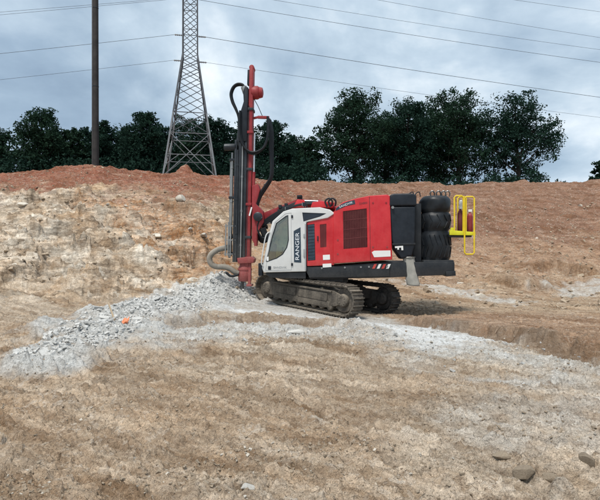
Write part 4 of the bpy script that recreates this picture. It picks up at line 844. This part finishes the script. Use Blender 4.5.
def leaves(cent, rad, per, size, g_, flat=0.75):
    """leaf quads scattered in clumps"""
    n = len(cent); N = n*per; c_ = np.repeat(cent, per, 0); r_ = np.repeat(rad, per)
    d = g_.normal(size=(N, 3)); d /= np.linalg.norm(d, axis=1)[:, None]; q = g_.random(N)**0.45
    p = c_+d*(q*r_)[:, None]*np.array([1.1, 1.1, flat])
    nrm = d*0.5+g_.normal(size=(N, 3))*0.8+np.array([0, 0, 0.4]); nrm /= np.linalg.norm(nrm, axis=1)[:, None]
    u = np.cross(nrm, g_.normal(size=(N, 3))); u /= np.linalg.norm(u, axis=1)[:, None]; v = np.cross(nrm, u)
    s_ = size*(0.55+0.9*g_.random(N))[:, None]
    co_ = np.stack([p-u*s_*0.5, p+v*s_*0.32-u*s_*0.05, p+u*s_*0.6, p-v*s_*0.32-u*s_*0.05], 1).reshape(-1, 3)
    return co_, np.arange(N*4).reshape(-1, 4)
def tree(name, label, x, y, top, width, seed, per=70, nclump=60, kind=0, lowf=0.12, group='trees beyond the bank', cat='tree', shape='broad', leaf=0.42, zoff=0.0):
    g_ = np.random.default_rng(seed); rr = random.Random(seed); z0 = h1(x, y)-0.15+zoff; Ht = top-z0; t = empty(name, (x, y, z0)); tag(t, label, cat, group)
    m = MB(); rad = 0.018*Ht+0.06; lean = (rr.uniform(-.04, .04)*Ht, rr.uniform(-.03, .03)*Ht)
    path = [Vector((lean[0]*(i/8)**1.5+rr.uniform(-.1, .1)*(i > 0), lean[1]*(i/8)**1.5+rr.uniform(-.1, .1)*(i > 0), Ht*0.88*i/8)) for i in range(9)]
    m.tube(path, rad, 8, rad*0.22)
    cents = []; rads = []
    def env(f):           # half width of the crown at a height fraction
        if shape == 'broad': e = max(0, math.sin(math.pi*min(1, max(0, (f-lowf+0.06)/(1.10-lowf))))**0.60)
        elif shape == 'cone': e = max(0.05, (1.02-f))**0.75*1.05
        else: e = max(0, math.sin(math.pi*min(1, max(0, (f-lowf+0.1)/(1.16-lowf))))**0.45)
        return e*width*0.5
    lobes = []; nl = 9 if shape == 'broad' else 10
    for k in range(nl):
        f = lowf+0.10+(0.80-lowf)*(k+0.3+0.4*rr.random())/nl; a = k*2.4+rr.uniform(-.5, .5); er = env(f); lr = er*rr.uniform(0.42, 0.62)+0.035*Ht
        off = max(0, er-lr)*rr.uniform(0.75, 1.05); lobes.append((Vector((math.cos(a)*off+lean[0]*f, math.sin(a)*off*0.9+lean[1]*f, f*Ht)), lr))
    for f, sx in ((0.45, -1), (0.5, 1), (0.68, -1), (0.64, 1)):
        er = env(f); lr = er*0.42+0.02*Ht; lobes.append((Vector((sx*(er-lr)+lean[0]*f, rr.uniform(-.2, .2)*er, f*Ht*rr.uniform(.92, 1.08))), lr))
    lr = 0.26*width*0.5+0.05*Ht; lobes.append((Vector((lean[0], lean[1], Ht-lr*0.95)), lr))
    for (c0, lr) in lobes:
        fb = max(0.12, (c0.z-0.6*lr)/Ht-0.10); b = path[0].lerp(path[-1], min(1, fb/0.88)); mid = b.lerp(c0, 0.5)+Vector((0, 0, -0.03*Ht*rr.random()))
        m.tube([b, mid, c0], rad*(0.5-0.3*fb), 6, rad*0.10)
        nk = max(5, int(nclump/len(lobes)*1.5*(lr/(0.22*width))**1.1))
        for k in range(nk):
            d = Vector((rr.gauss(0, 1), rr.gauss(0, 1), rr.gauss(0, 1)*0.85+0.15)).normalized()*lr*rr.uniform(0.45, 1.15); c_ = c0+Vector((d.x, d.y, d.z*0.85)); cents.append(c_); rads.append(rr.uniform(0.20, 0.40)*min(lr, 2.6)+0.12)
            if k % 3 == 0: m.tube([c0, c0.lerp(c_, .5)+Vector((0, 0, -.1)), c_], rad*0.10, 4, rad*0.03)
    m.build('trunk', BARK, t, 0, 60)
    co_, fs = leaves(np.array([tuple(c_) for c_ in cents]), np.array(rads), per, leaf, g_)
    me = bpy.data.meshes.new('crown'); np_mesh(me, co_, fs, 4); me.materials.append(LEAF[kind]); link('crown', me, t)
    return t
def at(px, y): return (px-300)/510*y
TREES = [
 (-45, 68, 118, 48, 31, 1, .06, 'full', 80, 'dark tree at the far end of the belt, away from the pylon'),
 (-92, 70, 124, 50, 32, 0, .06, 'full', 80, 'last dark tree of the belt beyond the stepped rock bank'),
 (57, 72, 131, 40, 21, 1, .05, 'full', 70, 'dark tree in the gap behind the round-topped tree by the utility pole'),
 (90, 73, 127, 44, 22, 1, .05, 'full', 75, 'dark tree straight behind the utility pole'),
 (125, 73, 127, 44, 23, 0, .05, 'full', 75, 'dark tree in the row behind the tall tree near the utility pole'),
 (162, 74, 124, 44, 24, 1, .05, 'full', 75, 'dark tree filling the gap beside the pylon on the pole side'),
 (200, 73, 121, 46, 25, 0, .05, 'full', 80, 'dark tree filling the gap beside the pylon on the mast side'),
 (246, 74, 121, 46, 26, 0, .05, 'full', 80, 'dark tree straight behind the drill mast'),
 (293, 75, 132, 42, 27, 1, .05, 'full', 70, 'dark tree in the row between mast hoses and cab'),
 (386, 76, 110, 60, 28, 1, .10, 'full', 85, 'dark tree in the back row behind the engine housing'),
 (432, 77, 104, 64, 29, 0, .10, 'full', 90, 'dark tree in the back row behind the dust duct'),
 (-2, 66, 126, 34, 1, 0, .10, 'full', 60, 'dark leafy tree beside the tall round-topped tree by the pole'),
 (37, 64, 107, 58, 2, 0, .10, 'broad', 95, 'tall broad round-topped tree left of the utility pole'),
 (73, 66, 127, 34, 3, 0, .08, 'broad', 60, 'narrow-topped lower tree just left of the utility pole'),
 (107, 67, 122, 36, 4, 1, .08, 'full', 70, 'dark dense tree just right of the utility pole'),
 (143, 65, 110, 46, 5, 1, .08, 'broad', 95, 'tall dark tree between the utility pole and the lattice pylon'),
 (181, 98, 112, 48, 6, 0, .08, 'broad', 90, 'dark tree standing behind the legs of the lattice pylon'),
 (218, 68, 116, 46, 7, 1, .06, 'full', 85, 'dense dark tree between the lattice pylon and the drill mast'),
 (274, 67, 117, 44, 8, 1, .08, 'full', 80, 'dense dark tree behind the hoses of the drill mast'),
 (309, 70, 136, 34, 9, 0, .10, 'broad', 60, 'lower tree just left of the tall airy trees behind the cab'),
 (354, 69, 91, 78, 10, 0, .10, 'broad', 150, 'tall spreading tree behind the cab with sky between its low branches'),
 (409, 70, 99, 62, 12, 1, .08, 'full', 130, 'tall dense tree behind the red engine housing'),
 (459, 71, 88, 80, 13, 0, .09, 'full', 150, 'tallest tree of the clump behind the black dust collector'),
 (519, 68, 94, 88, 14, 1, .09, 'broad', 125, 'wide round tree at the open end of the clump beyond the yellow rails'),
 (600, 72, 157, 34, 15, 0, .05, 'cone', 50, 'small lone tree on the crest of the brown bank')]
for px, y, top, wpx, sd_, kind, low, shp, ncl, lab in TREES:
    tree('tree', lab, at(px, y), y, 1.6+(250-top)/510*y, wpx/510*y, sd_, 54, int(ncl*1.6), kind, low, shape=shp, leaf=0.27)
# undergrowth at the foot of the trees: one dark mass of shrubs, no two of which can be told apart
gsh = np.random.default_rng(5); cs = []; rs = []
for px in np.arange(-120, 322, 2.8):
    y = 60+gsh.random()*7; x = at(px, y); z = h1(x, y); hgt = 2.4+2.2*gsh.random()
    for k in range(5): cs.append((x+gsh.normal()*0.7, y+gsh.normal()*0.7, z+hgt*(0.15+0.8*k/4))); rs.append(1.0+0.5*gsh.random())
for px in np.arange(322, 545, 3.4):
    y = 60+gsh.random()*9; x = at(px, y); z = h1(x, y); hgt = 1.2+0.9*gsh.random()
    for k in range(3): cs.append((x+gsh.normal()*0.7, y+gsh.normal()*0.7, z+hgt*(0.15+0.8*k/2))); rs.append(0.8+0.4*gsh.random())
co_, fs = leaves(np.array(cs), np.array(rs), 60, 0.33, gsh); me = bpy.data.meshes.new('undergrowth'); np_mesh(me, co_, fs, 4); me.materials.append(LEAF[1])
tag(link('undergrowth', me), 'dark tangled undergrowth along the foot of the trees', 'undergrowth', kind='stuff')

# ------------------------------------------------------------------ utility pole
POLE = paint('weathered_pole', (0.020, 0.019, 0.020), 0.75, 0.04, var=0.25, scale=1.2)
py_, ppx = 52.0, 95.6; pxw = at(ppx, py_); pz = h1(pxw, py_)-0.4
t = empty('utility_pole', (pxw, py_, pz)); tag(t, 'tall dark single utility pole rising from the red clay crest', 'utility pole')
m = MB(); m.tube([(0, 0, 36*i/12) for i in range(13)], 0.33, 16, 0.215); m.build('pole', POLE, t)
m = MB(); m.box(-0.36, -0.25, -0.09, 0.09, 2.0, 36); m.build('conduit', paint('grey_conduit', (0.07, 0.07, 0.072), 0.6, 0.05), t, 0.01)
m = MB(); m.lathe([(0.245, 0), (0.245, 0.25), (0.05, 0.4)], (0, 0, 36), 'z', 16); m.build('cap', POLE, t)
for zz_ in (10, 18, 26):
    m = MB(); rr = 0.33-0.115*zz_/36+0.02; m.lathe([(rr, 0), (rr, 0.08)], (0, 0, zz_), 'z', 16); m.build('band', M['steel'], t)

# ------------------------------------------------------------------ lattice pylon
SC = 57.0/86.0
GALV = paint('galvanised_steel', (0.17, 0.185, 0.20), 0.6, 0.04, metal=0.25, var=0.1); GALVD = paint('weathered_galvanised_steel', (0.075, 0.085, 0.10), 0.6, 0.04, metal=0.25, var=0.15)
TY = 57.0; TXp = at(190.3, TY); tz = h1(TXp, TY); pyl = empty('lattice_pylon', (TXp, TY, tz), R(11)); tag(pyl, 'tall grey steel lattice power pylon standing behind the red bank', 'pylon')
Zw = 1.6+(250-57)/510*TY-tz; wb, ww = 2.95, 0.80       # waist height, half widths at base and waist
Ztop = 36.0
def hw(z): return wb+(ww-wb)*z/Zw if z < Zw else ww+(0.72-ww)*(z-Zw)/(Ztop-Zw)
def corner(k, z): w_ = hw(z); return Vector(((-1, 1, 1, -1)[k]*w_, (-1, -1, 1, 1)[k]*w_, z))
for k in range(4):
    m = MB(); m.bar(corner(k, 0), corner(k, Zw*0.55), 0.17); m.build('leg', GALV, pyl)
    m = MB(); m.bar(corner(k, Zw*0.55), corner(k, Zw), 0.17); m.bar(corner(k, Zw), corner(k, Ztop), 0.15); m.build('leg', GALVD, pyl)
    m = MB(); c_ = corner(k, 0); m.box(c_.x-.5, c_.x+.5, c_.y-.5, c_.y+.5, -0.5, 0.3); m.build('footing', paint('concrete', (0.42, 0.41, 0.39), 0.9, 0.1) if k == 0 else bpy.data.materials['concrete'], pyl, 0.03)
zs = [1.2, Zw*0.40, Zw*0.555, Zw*0.68, Zw*0.785, Zw*0.87, Zw*0.94, Zw]
z_ = Zw
while z_ < Ztop-1.5: z_ += 1.38; zs.append(z_)
for i in range(len(zs)-1):
    a, b = zs[i], zs[i+1]; wd = 0.075 if i < 2 else (0.062 if b <= Zw+.01 else 0.058); mt = GALV if i == 0 else GALVD
    for k in range(4):
        j = (k+1) % 4
        for p, q in ((corner(k, a), corner(j, b)), (corner(j, a), corner(k, b))): m = MB(); m.bar(p, q, wd); m.build('brace', mt, pyl)
        if i < 2 or (b > Zw and i % 2 == 0): m = MB(); m.bar(corner(k, b), corner(j, b), wd); m.build('brace', mt, pyl)
        if i == 0:
            mid = corner(k, (a+b)/2).lerp(corner(j, (a+b)/2), 0.5)
            m = MB(); m.bar(corner(k, a+(b-a)*0.5), corner(j, a+(b-a)*0.5), wd); m.build('brace', mt, pyl)
            for kk, jj in ((k, j), (j, k)):
                m = MB(); m.bar(corner(kk, a+(b-a)*0.25), corner(kk, a+(b-a)*0.5).lerp(corner(jj, a+(b-a)*0.5), 0.27), wd*0.8); m.build('brace', mt, pyl)
def zpy(py): return 1.6+(250-py)/510*TY-tz
ARMS = [(zpy(-12)+1.35, 3.2), (zpy(-32)+1.35, 4.4), (zpy(-50)+1.35, 3.4)]
for za, la in ARMS:
    for sx in (-1, 1):
        m = MB(); tip = Vector((sx*la, 0, za+0.05))
        for p in ((sx*hw(za), -hw(za), za), (sx*hw(za), hw(za), za), (sx*hw(za+1.3), -hw(za+1.3), za+1.3), (sx*hw(za+1.3), hw(za+1.3), za+1.3)): m.bar(p, tip, 0.09)
        arm = m.build('cross_arm', GALVD, pyl); m = MB(); m.lathe([(0.03, -1.4)]+[(0.09 if q % 2 else 0.04, -1.4+0.1*q) for q in range(14)]+[(0.03, 0)], tip, 'z', 10); m.build('insulator', M['greyink'], arm)
m = MB(); m.bar(corner(0, Ztop-1.0), (0, 0, Ztop+2), 0.12); m.bar(corner(1, Ztop-1.0), (0, 0, Ztop+2), 0.12); m.bar(corner(2, Ztop-1.0), (0, 0, Ztop+2), 0.12); m.bar(corner(3, Ztop-1.0), (0, 0, Ztop+2), 0.12); m.build('peak', GALVD, pyl)

# ------------------------------------------------------------------ cables
CAB = paint('cable', (0.05, 0.055, 0.065), 0.5, 0.0); bpy.context.view_layer.update()
def wire(a, b, sag, r_, lab):
    a, b = Vector(a), Vector(b); m = MB(); P = []
    for i in range(41): t_ = i/40; p = a.lerp(b, t_); p.z -= sag*4*t_*(1-t_); P.append(p)
    o = a.copy(); m.tube([p-o for p in P], r_, 5); w_ = m.build('power_cable', CAB, None, 0, 0, loc=o); tag(w_, lab, 'cable', 'overhead power cables')
def scr(px, py, y): return ((px-300)/510*y, y, 1.6+(250-py)/510*y)
PM = pyl.matrix_world
def pt(x, y, z): return PM @ Vector((x, y, z))
zB, zC, zA = zpy(36), zpy(61.5), zpy(-1)
def dead(z, side):
    m = MB(); h_ = hw(z); m.lathe([(0.03, 0)]+[(0.11 if q % 2 else 0.05, 0.1+0.1*q) for q in range(8)]+[(0.03, 0.95)], (0, 0, 0), 'x', 8); o = m.build('insulator', M['greyink'], pyl); o.location = (side*h_, 0, z)
    if side < 0: o.rotation_euler = (0, 0, math.pi)
    return pt(side*(h_+0.95), 0, z)
W1, W2 = 62.0, 74.0
for z, nm, le, re in ((zB, 'middle', scr(-600, 104, W1+3), scr(760, 118, W2)), (zC, 'lowest', scr(-600, 132, W1+3), scr(760, 136, W2))):
    wire(dead(z, -1), le, 0.6, 0.020 if nm == 'middle' else 0.016, nm+' cable running from the pylon towards the utility pole side')
    wire(dead(z, 1), re, 0.4, 0.026 if nm == 'middle' else 0.016, nm+' cable from the pylon passing behind the drill mast')
wire(pt(-0.8, 0, zA), scr(-600, 62, W1+3), 0.3, 0.016, 'thin cable crossing the utility pole near its visible top')
wire(pt(-0.8, 0.6, zA+0.4), scr(-600, 56, W1+4), 0.2, 0.016, 'thin twin cable just above the one crossing the utility pole')
wire(pt(0.8, 0, zA), scr(740, 80, W2), 0.5, 0.022, 'dark cable leaving the pylon high above the drill mast')
for (za, la), end, lab in zip(ARMS, ((740, 67), (740, 58), (740, 29)), ('cable from the lowest pylon arm, above the tree clump', 'cable from the longest pylon arm, above the tree clump', 'cable from the short upper pylon arm, high in the cloudy sky')):
    wire(pt(la, 0, za-1.35), scr(*end, W2), 0.5, 0.017, lab)
wire(pt(0, 0, Ztop+2), scr(740, 19, W2), 0.6, 0.014, 'thin earth cable from the pylon peak, topmost in the sky')

# ------------------------------------------------------------------ stones
def stone_mat(name, a, b, c_=(0.2, 0.15, 0.1)):
    t = NT(name); oi = t.n.new('ShaderNodeObjectInfo'); n1 = t.noise(6, 6, 0.65); n2 = t.noise(45, 5, 0.7)
    col = t.mix(t.ramp(n1, 0.3, 0.7), a, b); col = t.mix(t.ramp(n2, 0.55, 0.75, 0, 0.5), col, c_)
    col = t.mix(0.7, col, t.mix(oi.outputs['Random'], (0.6, 0.6, 0.6), (1.3, 1.28, 1.25)), 'MULTIPLY')
    t.l.new(col, t.b.inputs['Base Color']); t.b.inputs['Roughness'].default_value = 0.92; t.b.inputs['Specular IOR Level'].default_value = 0.15
    t.l.new(t.bump(n2, 0.01, 0.6, t.bump(n1, 0.03, 0.6)), t.b.inputs['Normal']); return t.m
ST = {'tan': stone_mat('tan_stone', (0.30, 0.235, 0.17), (0.44, 0.365, 0.28)), 'grey': stone_mat('grey_stone', (0.50, 0.495, 0.475), (0.70, 0.695, 0.675), (0.32, 0.30, 0.28)),
      'pale': stone_mat('pale_stone', (0.46, 0.41, 0.34), (0.66, 0.62, 0.55), (0.30, 0.22, 0.15)), 'rust': stone_mat('rusty_stone', (0.30, 0.16, 0.085), (0.44, 0.27, 0.16)), 'white': stone_mat('white_stone', (0.60, 0.58, 0.54), (0.78, 0.76, 0.72))}
def rock_geo(seed, sub=2, cuts=9, rough=0.08, flat=1.0):
    """angular fragment: a ball sliced by random planes, then roughened"""
    rr = random.Random(seed); bm = bmesh.new(); bmesh.ops.create_icosphere(bm, subdivisions=sub, radius=1.0); pl = []
    for k in range(cuts):
        n = Vector((rr.gauss(0, 1), rr.gauss(0, 1), rr.gauss(0, 1)*flat)).normalized(); pl.append((n, rr.uniform(0.45, 0.8)))
    for v in bm.verts:
        for n, d in pl:
            s_ = v.co.dot(n)
            if s_ > d: v.co -= n*(s_-d)
        v.co *= 1+rr.uniform(-rough, rough)
    vs = np.array([tuple(v.co) for v in bm.verts]); fs = np.array([[v.index for v in f.verts] for f in bm.faces]); bm.free(); return vs, fs
def shard_geo(seed):
    """sharp blasted fragment: a block with jittered corners"""
    rr = random.Random(seed); vs = [(sx*rr.uniform(.5, 1.1), sy*rr.uniform(.45, 1.05), sz*rr.uniform(.35, 1.0)) for sz in (-1, 1) for sy in (-1, 1) for sx in (-1, 1)]
    q = [(0, 2, 3, 1), (4, 5, 7, 6), (0, 1, 5, 4), (2, 6, 7, 3), (0, 4, 6, 2), (1, 3, 7, 5)]; return np.array(vs), np.array([t_ for f in q for t_ in ((f[0], f[1], f[2]), (f[0], f[2], f[3]))])
def shard_mesh(name, seed, mat):
    vs, fs = shard_geo(seed); bm = bmesh.new(); V = [bm.verts.new(v) for v in vs]
    for f in fs: bm.faces.new([V[i] for i in f])
    bmesh.ops.subdivide_edges(bm, edges=bm.edges, cuts=2, use_grid_fill=True); rr = random.Random(seed+1)
    for v in bm.verts: v.co *= 1+rr.uniform(-.07, .07)
    bmesh.ops.triangulate(bm, faces=bm.faces); me = bpy.data.meshes.new(name); bm.to_mesh(me); bm.free(); me.materials.append(mat); me.shade_smooth(); me.set_sharp_from_angle(angle=R(24)); return me
def rock_mesh(name, seed, mat, sub=3, cuts=10, rough=0.03):
    vs, fs = rock_geo(seed, sub, cuts, rough); me = bpy.data.meshes.new(name); np_mesh(me, vs, fs, 3); me.materials.append(mat); me.shade_smooth(); me.set_sharp_from_angle(angle=R(28)); return me
def boulder(x, y, s_, seed, kind, label, sz=(1, 0.8, 0.6), rot=0.0, tilt=0.0, sink=0.35, group=None, name='rock'):
    o = link(name, rock_mesh(name, seed, ST[kind])); o.scale = (s_*sz[0], s_*sz[1], s_*sz[2]); o.rotation_euler = (tilt, tilt*0.5, rot)
    o.location = (x, y, h1(x, y)+s_*sz[2]*(0.45-sink)); tag(o, label, 'rock', group); return o
boulder(1.56, 3.55, 0.085, 41, 'tan', 'rounded tan boulder with a flat broken face in the front rut', (1.05, 0.8, 0.85), 0.4, 0.3, 0.25)
boulder(1.50, 3.78, 0.075, 42, 'tan', 'flat-topped pale slab just behind the rounded tan boulder', (1.15, 0.8, 0.55), 0.1, 0.1, 0.2)
boulder(1.735, 3.52, 0.075, 5, 'tan', 'low wedge-shaped tan rock beside the rounded boulder', (1.2, 0.7, 0.55), -0.5, -0.2, 0.3)
boulder(2.04, 3.62, 0.085, 43, 'tan', 'rough lump of rock lying alone in the front rut', (1.0, 0.8, 0.7), 0.9, 0.1, 0.3)
boulder(-0.335, 3.30, 0.05, 14, 'white', 'small bright white stone lying on brown dirt', (1.0, 0.8, 0.7), 0.3, 0.0, 0.3)
boulder(-0.10, 9.75, 0.14, 21, 'white', 'pale angular stone sticking out below the low dust berm', (1.4, 0.8, 0.6), 0.2, 0.1, 0.4)
boulder(-0.75, 9.9, 0.12, 22, 'white', 'small white stone at the foot of the low dust berm', (1.1, 0.8, 0.6), 0.8, 0.1, 0.4)
boulder(7.2, 20.6, 0.28, 25, 'pale', 'pale rock at the end of the chalky streak beyond the rig', (1.3, 0.8, 0.7), 0.2, 0, 0.4)
boulder(9.6, 24.0, 0.65, 26, 'tan', 'broad weathered rock hump on the brown bank', (1.6, 1.0, 0.6), 0.3, 0, 0.6)
boulder(14.2, 24.2, 0.6, 27, 'tan', 'rough tan rock shoulder beside the white patch on the bank', (1.7, 1.0, 0.7), -0.3, 0, 0.55)
boulder(-2.05, 16.35, 0.22, 28, 'grey', 'grey rock lump against the front of the crawler track', (1.2, 0.9, 0.8), 0.6, 0.1, 0.4)
# loose rubble: blocks of the grey spill, ledge blocks in the pale rock face, stones on the floor
var = {}
def vmesh(kind, k):
    if (kind, k) not in var: var[(kind, k)] = shard_mesh('rock', 100+k*7+len(kind), ST[kind]) if k % 3 else rock_mesh('rock', 100+k*7+len(kind), ST[kind], 2, 9, 0.05)
    return var[(kind, k)]
def scatter(n, pts, kind, size, label, group, squash=(1, 0.8, 0.6), seed=1, sink=0.3, name='rock', tilt=0.35, rnd=False):
    rr = random.Random(seed); pts = pts[:n]; X = np.array([p[0] for p in pts]); Y = np.array([p[1] for p in pts]); Z = H(X, Y)
    for x, y, z in zip(X, Y, Z):
        s_ = size[0]+(size[1]-size[0])*rr.random()**2.2; o = link(name, vmesh(kind if not isinstance(kind, tuple) else rr.choice(kind), rr.randrange(3)*3 if rnd else rr.randrange(9)))
        o.scale = (s_*squash[0]*rr.uniform(.8, 1.35), s_*squash[1]*rr.uniform(.7, 1.2), s_*squash[2]*rr.uniform(.7, 1.2)); o.rotation_euler = (rr.uniform(-tilt, tilt), rr.uniform(-tilt, tilt), rr.uniform(0, 6.28))
        o.location = (x, y, z+s_*squash[2]*(0.6-sink)); tag(o, label, 'rock', group)
rr = random.Random(3); pr = []
while len(pr) < 90:
    t_ = rr.random()**0.8; seg = min(3, int(t_*4)); f = t_*4-seg; a, b = RUBBLE[seg], RUBBLE[seg+1]; w_ = np.interp(t_, [0, .25, .6, 1], [.25, .5, 1.0, 1.0])
    an = rr.random()*6.283; q = math.sqrt(rr.random())*w_; pr.append((a[0]+(b[0]-a[0])*f+math.cos(an)*q, a[1]+(b[1]-a[1])*f+math.sin(an)*q))
scatter(90, pr, 'grey', (0.04, 0.12), 'broken grey rock lying in the dusty rubble spill', 'broken grey rocks in the rubble spill', (1.25, 0.8, 0.42), 4)
pl_ = []
while len(pl_) < 40:
    y = rr.uniform(18, 30); px = rr.uniform(-25, 235); pl_.append(((px-300)/510*y, y))
scatter(40, pl_, ('pale', 'pale', 'tan', 'rust'), (0.12, 0.38), 'weathered rock block jutting from the stepped bank', 'weathered rock blocks in the stepped bank', (1.3, 0.9, 0.6), 6, 0.75, tilt=0.4, rnd=True)
pf = []
while len(pf) < 50:
    y = 1/rr.uniform(1/13.0, 1/3.4); px = rr.uniform(-20, 620); pf.append(((px-300)/510*y, y))
scatter(50, pf, ('tan', 'tan', 'pale'), (0.014, 0.04), 'small loose stone lying on the scraped tan dirt', 'small loose stones on the scraped dirt', (1.1, 0.85, 0.6), 8, 0.4, rnd=True)
pb = []
while len(pb) < 35:
    y = rr.uniform(18, 44); px = rr.uniform(400, 640); pb.append(((px-300)/510*y, y))
scatter(35, pb, ('tan', 'pale', 'rust'), (0.06, 0.20), 'stone lying on the brown bank beyond the rig', 'stones on the brown bank', (1.1, 0.85, 0.6), 9, 0.35)
# gravel and grit: far too many to count
def gravel(name, label, n, sampler, size, kind, seed):
    g_ = np.random.default_rng(seed); vars_ = [shard_geo(300+seed*10+k) for k in range(5)]
    X, Y = sampler(g_, n); Z = H(X, Y); S = size[0]+(size[1]-size[0])*g_.random(n)**3; cos_, fss, off = [], [], 0
    for k in range(5):
        ix = np.where(np.arange(n) % 5 == k)[0]; vs, fs = vars_[k]; m_ = len(ix); a = g_.random(m_)*6.283; ca, sa = np.cos(a), np.sin(a)
        sc = S[ix][:, None]*np.stack([g_.uniform(.8, 1.4, m_), g_.uniform(.7, 1.1, m_), g_.uniform(.4, .8, m_)], 1)
        p = vs[None]*sc[:, None, :]; b1_, b2_ = g_.normal(0, 0.4, m_)[:, None], g_.normal(0, 0.4, m_)[:, None]
        p = np.stack([p[..., 0], p[..., 1]*np.cos(b1_)-p[..., 2]*np.sin(b1_), p[..., 1]*np.sin(b1_)+p[..., 2]*np.cos(b1_)], -1)
        p = np.stack([p[..., 0]*np.cos(b2_)-p[..., 2]*np.sin(b2_), p[..., 1], p[..., 0]*np.sin(b2_)+p[..., 2]*np.cos(b2_)], -1)
        q = np.stack([p[..., 0]*ca[:, None]-p[..., 1]*sa[:, None], p[..., 0]*sa[:, None]+p[..., 1]*ca[:, None], p[..., 2]], -1)
        q += np.stack([X[ix], Y[ix], Z[ix]+S[ix]*0.12], 1)[:, None, :]; cos_.append(q.reshape(-1, 3))
        fss.append((fs[None]+(np.arange(m_)*len(vs))[:, None, None]+off).reshape(-1, 3)); off += m_*len(vs)
    me = bpy.data.meshes.new(name); np_mesh(me, np.concatenate(cos_), np.concatenate(fss), 3); me.materials.append(ST[kind]); me.shade_flat(); tag(link(name, me), label, 'gravel', kind='stuff')
def thin(x, y, g_):
    w_ = np.clip(0.25+2.2*fbm(x*0.7, y*1.1, 3, 210), 0.02, 1); k = g_.random(len(x)) < w_; i = g_.choice(np.where(k)[0], len(x)); return x[i]+g_.normal(size=len(x))*0.06, y[i]+g_.normal(size=len(x))*0.06
def s_floor(g_, n): y = 1/g_.uniform(1/15.0, 1/2.9, n); u = g_.uniform(-0.66, 0.66, n); return thin(u*y, y, g_)
def s_rub(g_, n):
    t_ = g_.random(n)**0.85*3.999; k = t_.astype(int); f = t_-k; A = np.array(RUBBLE); p = A[k]+(A[k+1]-A[k])*f[:, None]; w_ = np.interp(t_/4, [0, .25, .6, 1], [.35, .7, 1.2, 1.2]); a = g_.random(n)*6.283; q = np.sqrt(g_.random(n))*w_; return p[:, 0]+np.cos(a)*q, p[:, 1]+np.sin(a)*q
def s_apron(g_, n):
    t_ = g_.random(n)*4.999; k = t_.astype(int); f = t_-k; A = np.array(APRON); p = A[k]+(A[k+1]-A[k])*f[:, None]; a = g_.random(n)*6.283; q = np.sqrt(g_.random(n))*1.6; return p[:, 0]+np.cos(a)*q, p[:, 1]+np.sin(a)*q
def s_bank(g_, n): y = g_.uniform(17, 40, n); u = g_.uniform(-0.62, 0.62, n); return u*y, y
gravel('gravel', 'fine tan grit strewn over the scraped dirt', 6000, s_floor, (0.003, 0.018), 'tan', 1)
gravel('gravel', 'pale grit strewn over the scraped dirt', 900, s_floor, (0.003, 0.015), 'pale', 2)
gravel('gravel', 'grey chippings in the rubble spill', 9000, s_rub, (0.008, 0.05), 'grey', 3)
gravel('gravel', 'grey chippings on the dust apron before the tracks', 1200, s_apron, (0.006, 0.035), 'grey', 4)
gravel('gravel', 'small stones strewn over the bank', 3500, s_bank, (0.02, 0.11), 'tan', 5)

# ------------------------------------------------------------------ small things in the rubble
WOOD = paint('bare_wood', (0.42, 0.31, 0.19), 0.8, 0.15); ORG = paint('orange_marker_paint', (0.80, 0.24, 0.10), 0.6, 0.1)
sx0, sy0, sx1, sy1 = -4.25, 11.3, -3.62, 9.95; a = Vector((sx0, sy0, h1(sx0, sy0)+0.22)); b = Vector((sx1, sy1, h1(sx1, sy1)+0.06))
m = MB(); m.bar(Vector((0, 0, 0)), b-a, 0.035, 0.02); o = m.build('survey_stake', WOOD, None, 0.003, loc=a); tag(o, 'thin wooden survey stake lying across the grey rubble', 'stake')
x, y = -3.40, 9.84; o = link('marker_flag', None) if False else None
m = MB(); vs = []; nx_, ny_ = 9, 7
for j in range(ny_):
    for i in range(nx_): u, v = i/(nx_-1)-.5, j/(ny_-1)-.5; vs.append((u*0.17, v*0.15, 0.03+0.025*math.sin(u*9+v*4)+0.03*math.cos(v*11)+0.09*max(0, u+v)))
m.add(vs, [(j*nx_+i, j*nx_+i+1, (j+1)*nx_+i+1, (j+1)*nx_+i) for j in range(ny_-1) for i in range(nx_-1)])
o = m.build('marker_cloth', ORG, None, 0, 0, loc=(x, y, h1(x, y)+0.04)); md = o.modifiers.new('thickness', 'SOLIDIFY'); md.thickness = 0.006; tag(o, 'crumpled orange marker cloth lying on the grey rubble', 'cloth')
